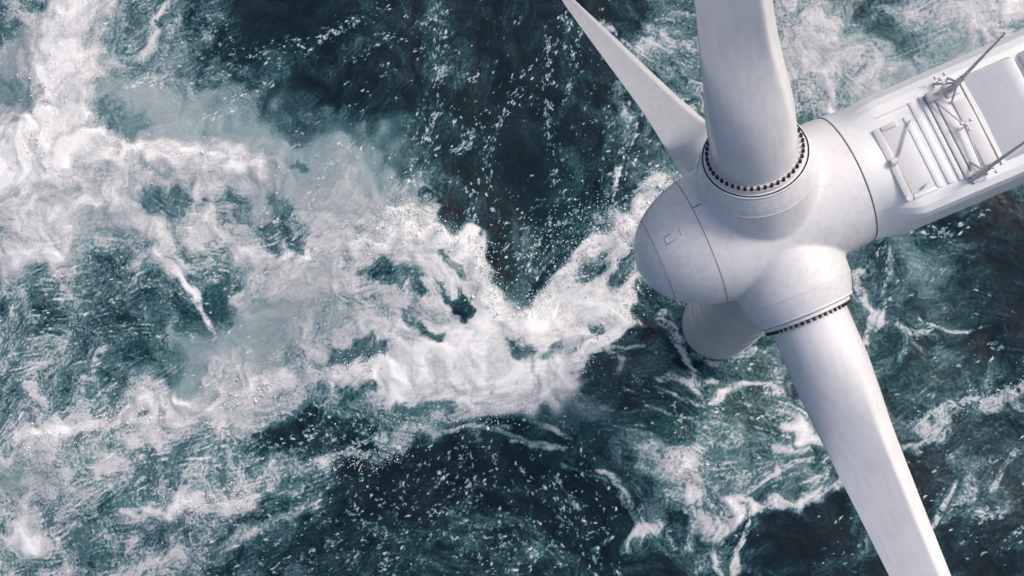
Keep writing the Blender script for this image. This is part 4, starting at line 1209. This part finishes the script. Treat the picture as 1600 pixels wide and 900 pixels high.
bm = bmesh.new(); tube(bm, (4.42, -0.44, T + 0.2), (4.62, -0.44, T + 0.2), 0.13); tube(bm, (4.66, -0.42, T + 0.1), (4.80, -0.34, T + 0.14), 0.06)
bm_obj('strut_bracket', bm, M['panel'], nacelle, True, 40)
bm = bmesh.new(); tube(bm, (5.05, -1.70, T + 0.03), (5.05, -1.70, T + 0.14), 0.03); tube(bm, (5.30, -1.62, T + 0.03), (5.30, -1.62, T + 0.14), 0.03); tube(bm, (5.02, -1.71, T + 0.13), (5.33, -1.61, T + 0.13), 0.03)
bm_obj('hatch_handle', bm, M['steel'], nacelle)
bm = bmesh.new(); tube(bm, (4.45, -1.86, T + 0.12), (4.45, -1.86, T + 0.24), 0.12)
bm_obj('hatch_hinge', bm, M['panel'], nacelle, True, 40)
# roof ribs and panels
bar_obj('roof_rib', nacelle, M['roof'], (5.94, 6.18, -1.95, 1.35, T - 0.03, T + 0.06), 0.03)
bar_obj('roof_rib', nacelle, M['roof'], (6.34, 6.50, -2.0, 1.40, T - 0.03, T + 0.07), 0.03)
bar_obj('roof_rib', nacelle, M['panel'], (6.54, 6.76, -2.02, 1.32, T - 0.03, T + 0.11), 0.03)
bar_obj('roof_panel', nacelle, M['panel'], (6.84, 7.16, -1.95, 1.20, T - 0.03, T + 0.05), 0.01)
bar_obj('roof_panel', nacelle, M['panel'], (7.34, 7.80, -1.90, 0.72, T - 0.03, T + 0.07), 0.015)
bm = bmesh.new(); bar(bm, 7.86, 7.90, -2.05, 1.45, T - 0.02, T + 0.022, 0.0)
bm_obj('roof_seam', bm, M['seam'], nacelle, False)
bm = bmesh.new(); bar(bm, 6.78, 6.81, -2.0, 1.3, T - 0.02, T + 0.03, 0.0)
bm_obj('roof_seam', bm, M['seam'], nacelle, False)
bm = bmesh.new(); bar(bm, 4.70, 5.9, 1.30, 1.33, T - 0.02, T + 0.025, 0.0)
bm_obj('roof_seam', bm, M['panel'], nacelle, False)
# instrument cross-bar with two tall lightning masts
bm = bmesh.new(); tube(bm, (6.70, 1.02, T + 0.28), (7.26, -0.28, T + 0.30), 0.03); tube(bm, (7.26, -0.28, T + 0.30), (7.12, -1.95, T + 0.28), 0.03)
bm_obj('cable_conduit', bm, M['steel'], nacelle)
def mast(x, y, hgt):
    bm = bmesh.new()
    tube(bm, (x, y, T - 0.1), (x, y, T + 1.5), 0.11, 0.10); tube(bm, (x, y, T + 1.5), (x, y, T + hgt), 0.065, 0.03)
    m_ = bm_obj('lightning_mast', bm, M['steel'], nacelle, True, 40)
    bm = bmesh.new(); bar(bm, x - 0.24, x + 0.24, y - 0.24, y + 0.24, T - 0.02, T + 0.09, 0.02)
    bm_obj('mast_foot', bm, M['panel'], m_, True, 35)
    return m_
m1 = mast(7.50, 1.16, 5.6)
m2 = mast(6.95, -2.05, 5.6)
def anemometer(x, y, z, parent):
    bm = bmesh.new()
    tube(bm, (x, y, z), (x, y, z + 0.36), 0.03); tube(bm, (x, y, z + 0.34), (x, y, z + 0.46), 0.075, 0.05)
    for k in range(3):
        a = 2 * math.pi * k / 3 + 0.5
        p = Vector((x + 0.2 * math.cos(a), y + 0.2 * math.sin(a), z + 0.42))
        tube(bm, (x, y, z + 0.42), p, 0.014, seg=6)
        bmesh.ops.create_icosphere(bm, subdivisions=2, radius=0.07, matrix=Matrix.Translation(p))
    return bm_obj('anemometer', bm, M['white'], parent, True, 40)
anemometer(7.28, -0.28, T + 0.05, nacelle)
anemometer(7.22, 1.62, T - 0.02, nacelle)
anemometer(7.45, -2.02, T - 0.02, nacelle)
# far-side bracket: plate, post and braces round the mast foot
bm = bmesh.new()
bar(bm, 6.52, 6.98, 1.00, 1.36, T - 0.02, T + 0.34, 0.03)
tube(bm, (6.75, 1.2, T + 0.3), (7.5, 1.16, T + 0.75), 0.05); tube(bm, (7.05, 1.6, T), (7.5, 1.16, T + 0.85), 0.045); tube(bm, (7.6, 1.6, T), (7.5, 1.16, T + 0.85), 0.045); tube(bm, (7.3, 0.7, T), (7.5, 1.16, T + 0.8), 0.04)
bm_obj('mast_bracket', bm, M['steel'], nacelle, True, 40)
bm = bmesh.new()
tube(bm, (6.55, -2.18, T - 0.15), (6.95, -2.05, T + 0.75), 0.05); tube(bm, (7.35, -2.15, T - 0.1), (6.95, -2.05, T + 0.75), 0.045); tube(bm, (6.95, -1.5, T), (6.95, -2.05, T + 0.75), 0.045); tube(bm, (6.7, -2.5, T - 1.2), (6.95, -2.12, T + 0.1), 0.035); tube(bm, (7.6, -2.52, T - 1.2), (7.55, -2.1, T - 0.05), 0.035)
bm_obj('mast_bracket', bm, M['steel'], nacelle, True, 40)
# raised rear hood with sloped cheeks, then a dark slot and the cooler housing
def hood(name, x0, x1, y0, y1, h, sx0, sx1, sy, mat):
    bm = bmesh.new()
    lo = [bm.verts.new(p) for p in ((x0, y0, T - 0.05), (x1, y0, T - 0.05), (x1, y1, T - 0.05), (x0, y1, T - 0.05))]
    hi = [bm.verts.new(p) for p in ((x0 + sx0, y0 + sy, T + h), (x1 - sx1, y0 + sy, T + h), (x1 - sx1, y1 - sy, T + h), (x0 + sx0, y1 - sy, T + h))]
    for k in range(4):
        bm.faces.new((lo[k], lo[(k + 1) % 4], hi[(k + 1) % 4], hi[k]))
    bm.faces.new(hi); bm.faces.new(lo[::-1])
    o = bm_obj(name, bm, mat, nacelle)
    b = o.modifiers.new('round', 'BEVEL'); b.width = 0.06; b.segments = 3
    o.modifiers.new('wn', 'WEIGHTED_NORMAL')
    return o
hood('rear_hood', 7.96, 9.80, -2.0, 1.48, 0.62, 1.25, 0.14, 0.20, M['roof'])
hood('cooler_housing', 10.12, 13.4, -1.95, 1.44, 0.80, 0.2, 0.3, 0.22, M['roof'])
bar_obj('vent_slot', nacelle, M['roof'], (9.84, 10.08, -1.8, 1.3, T - 0.03, T + 0.04), 0.01)
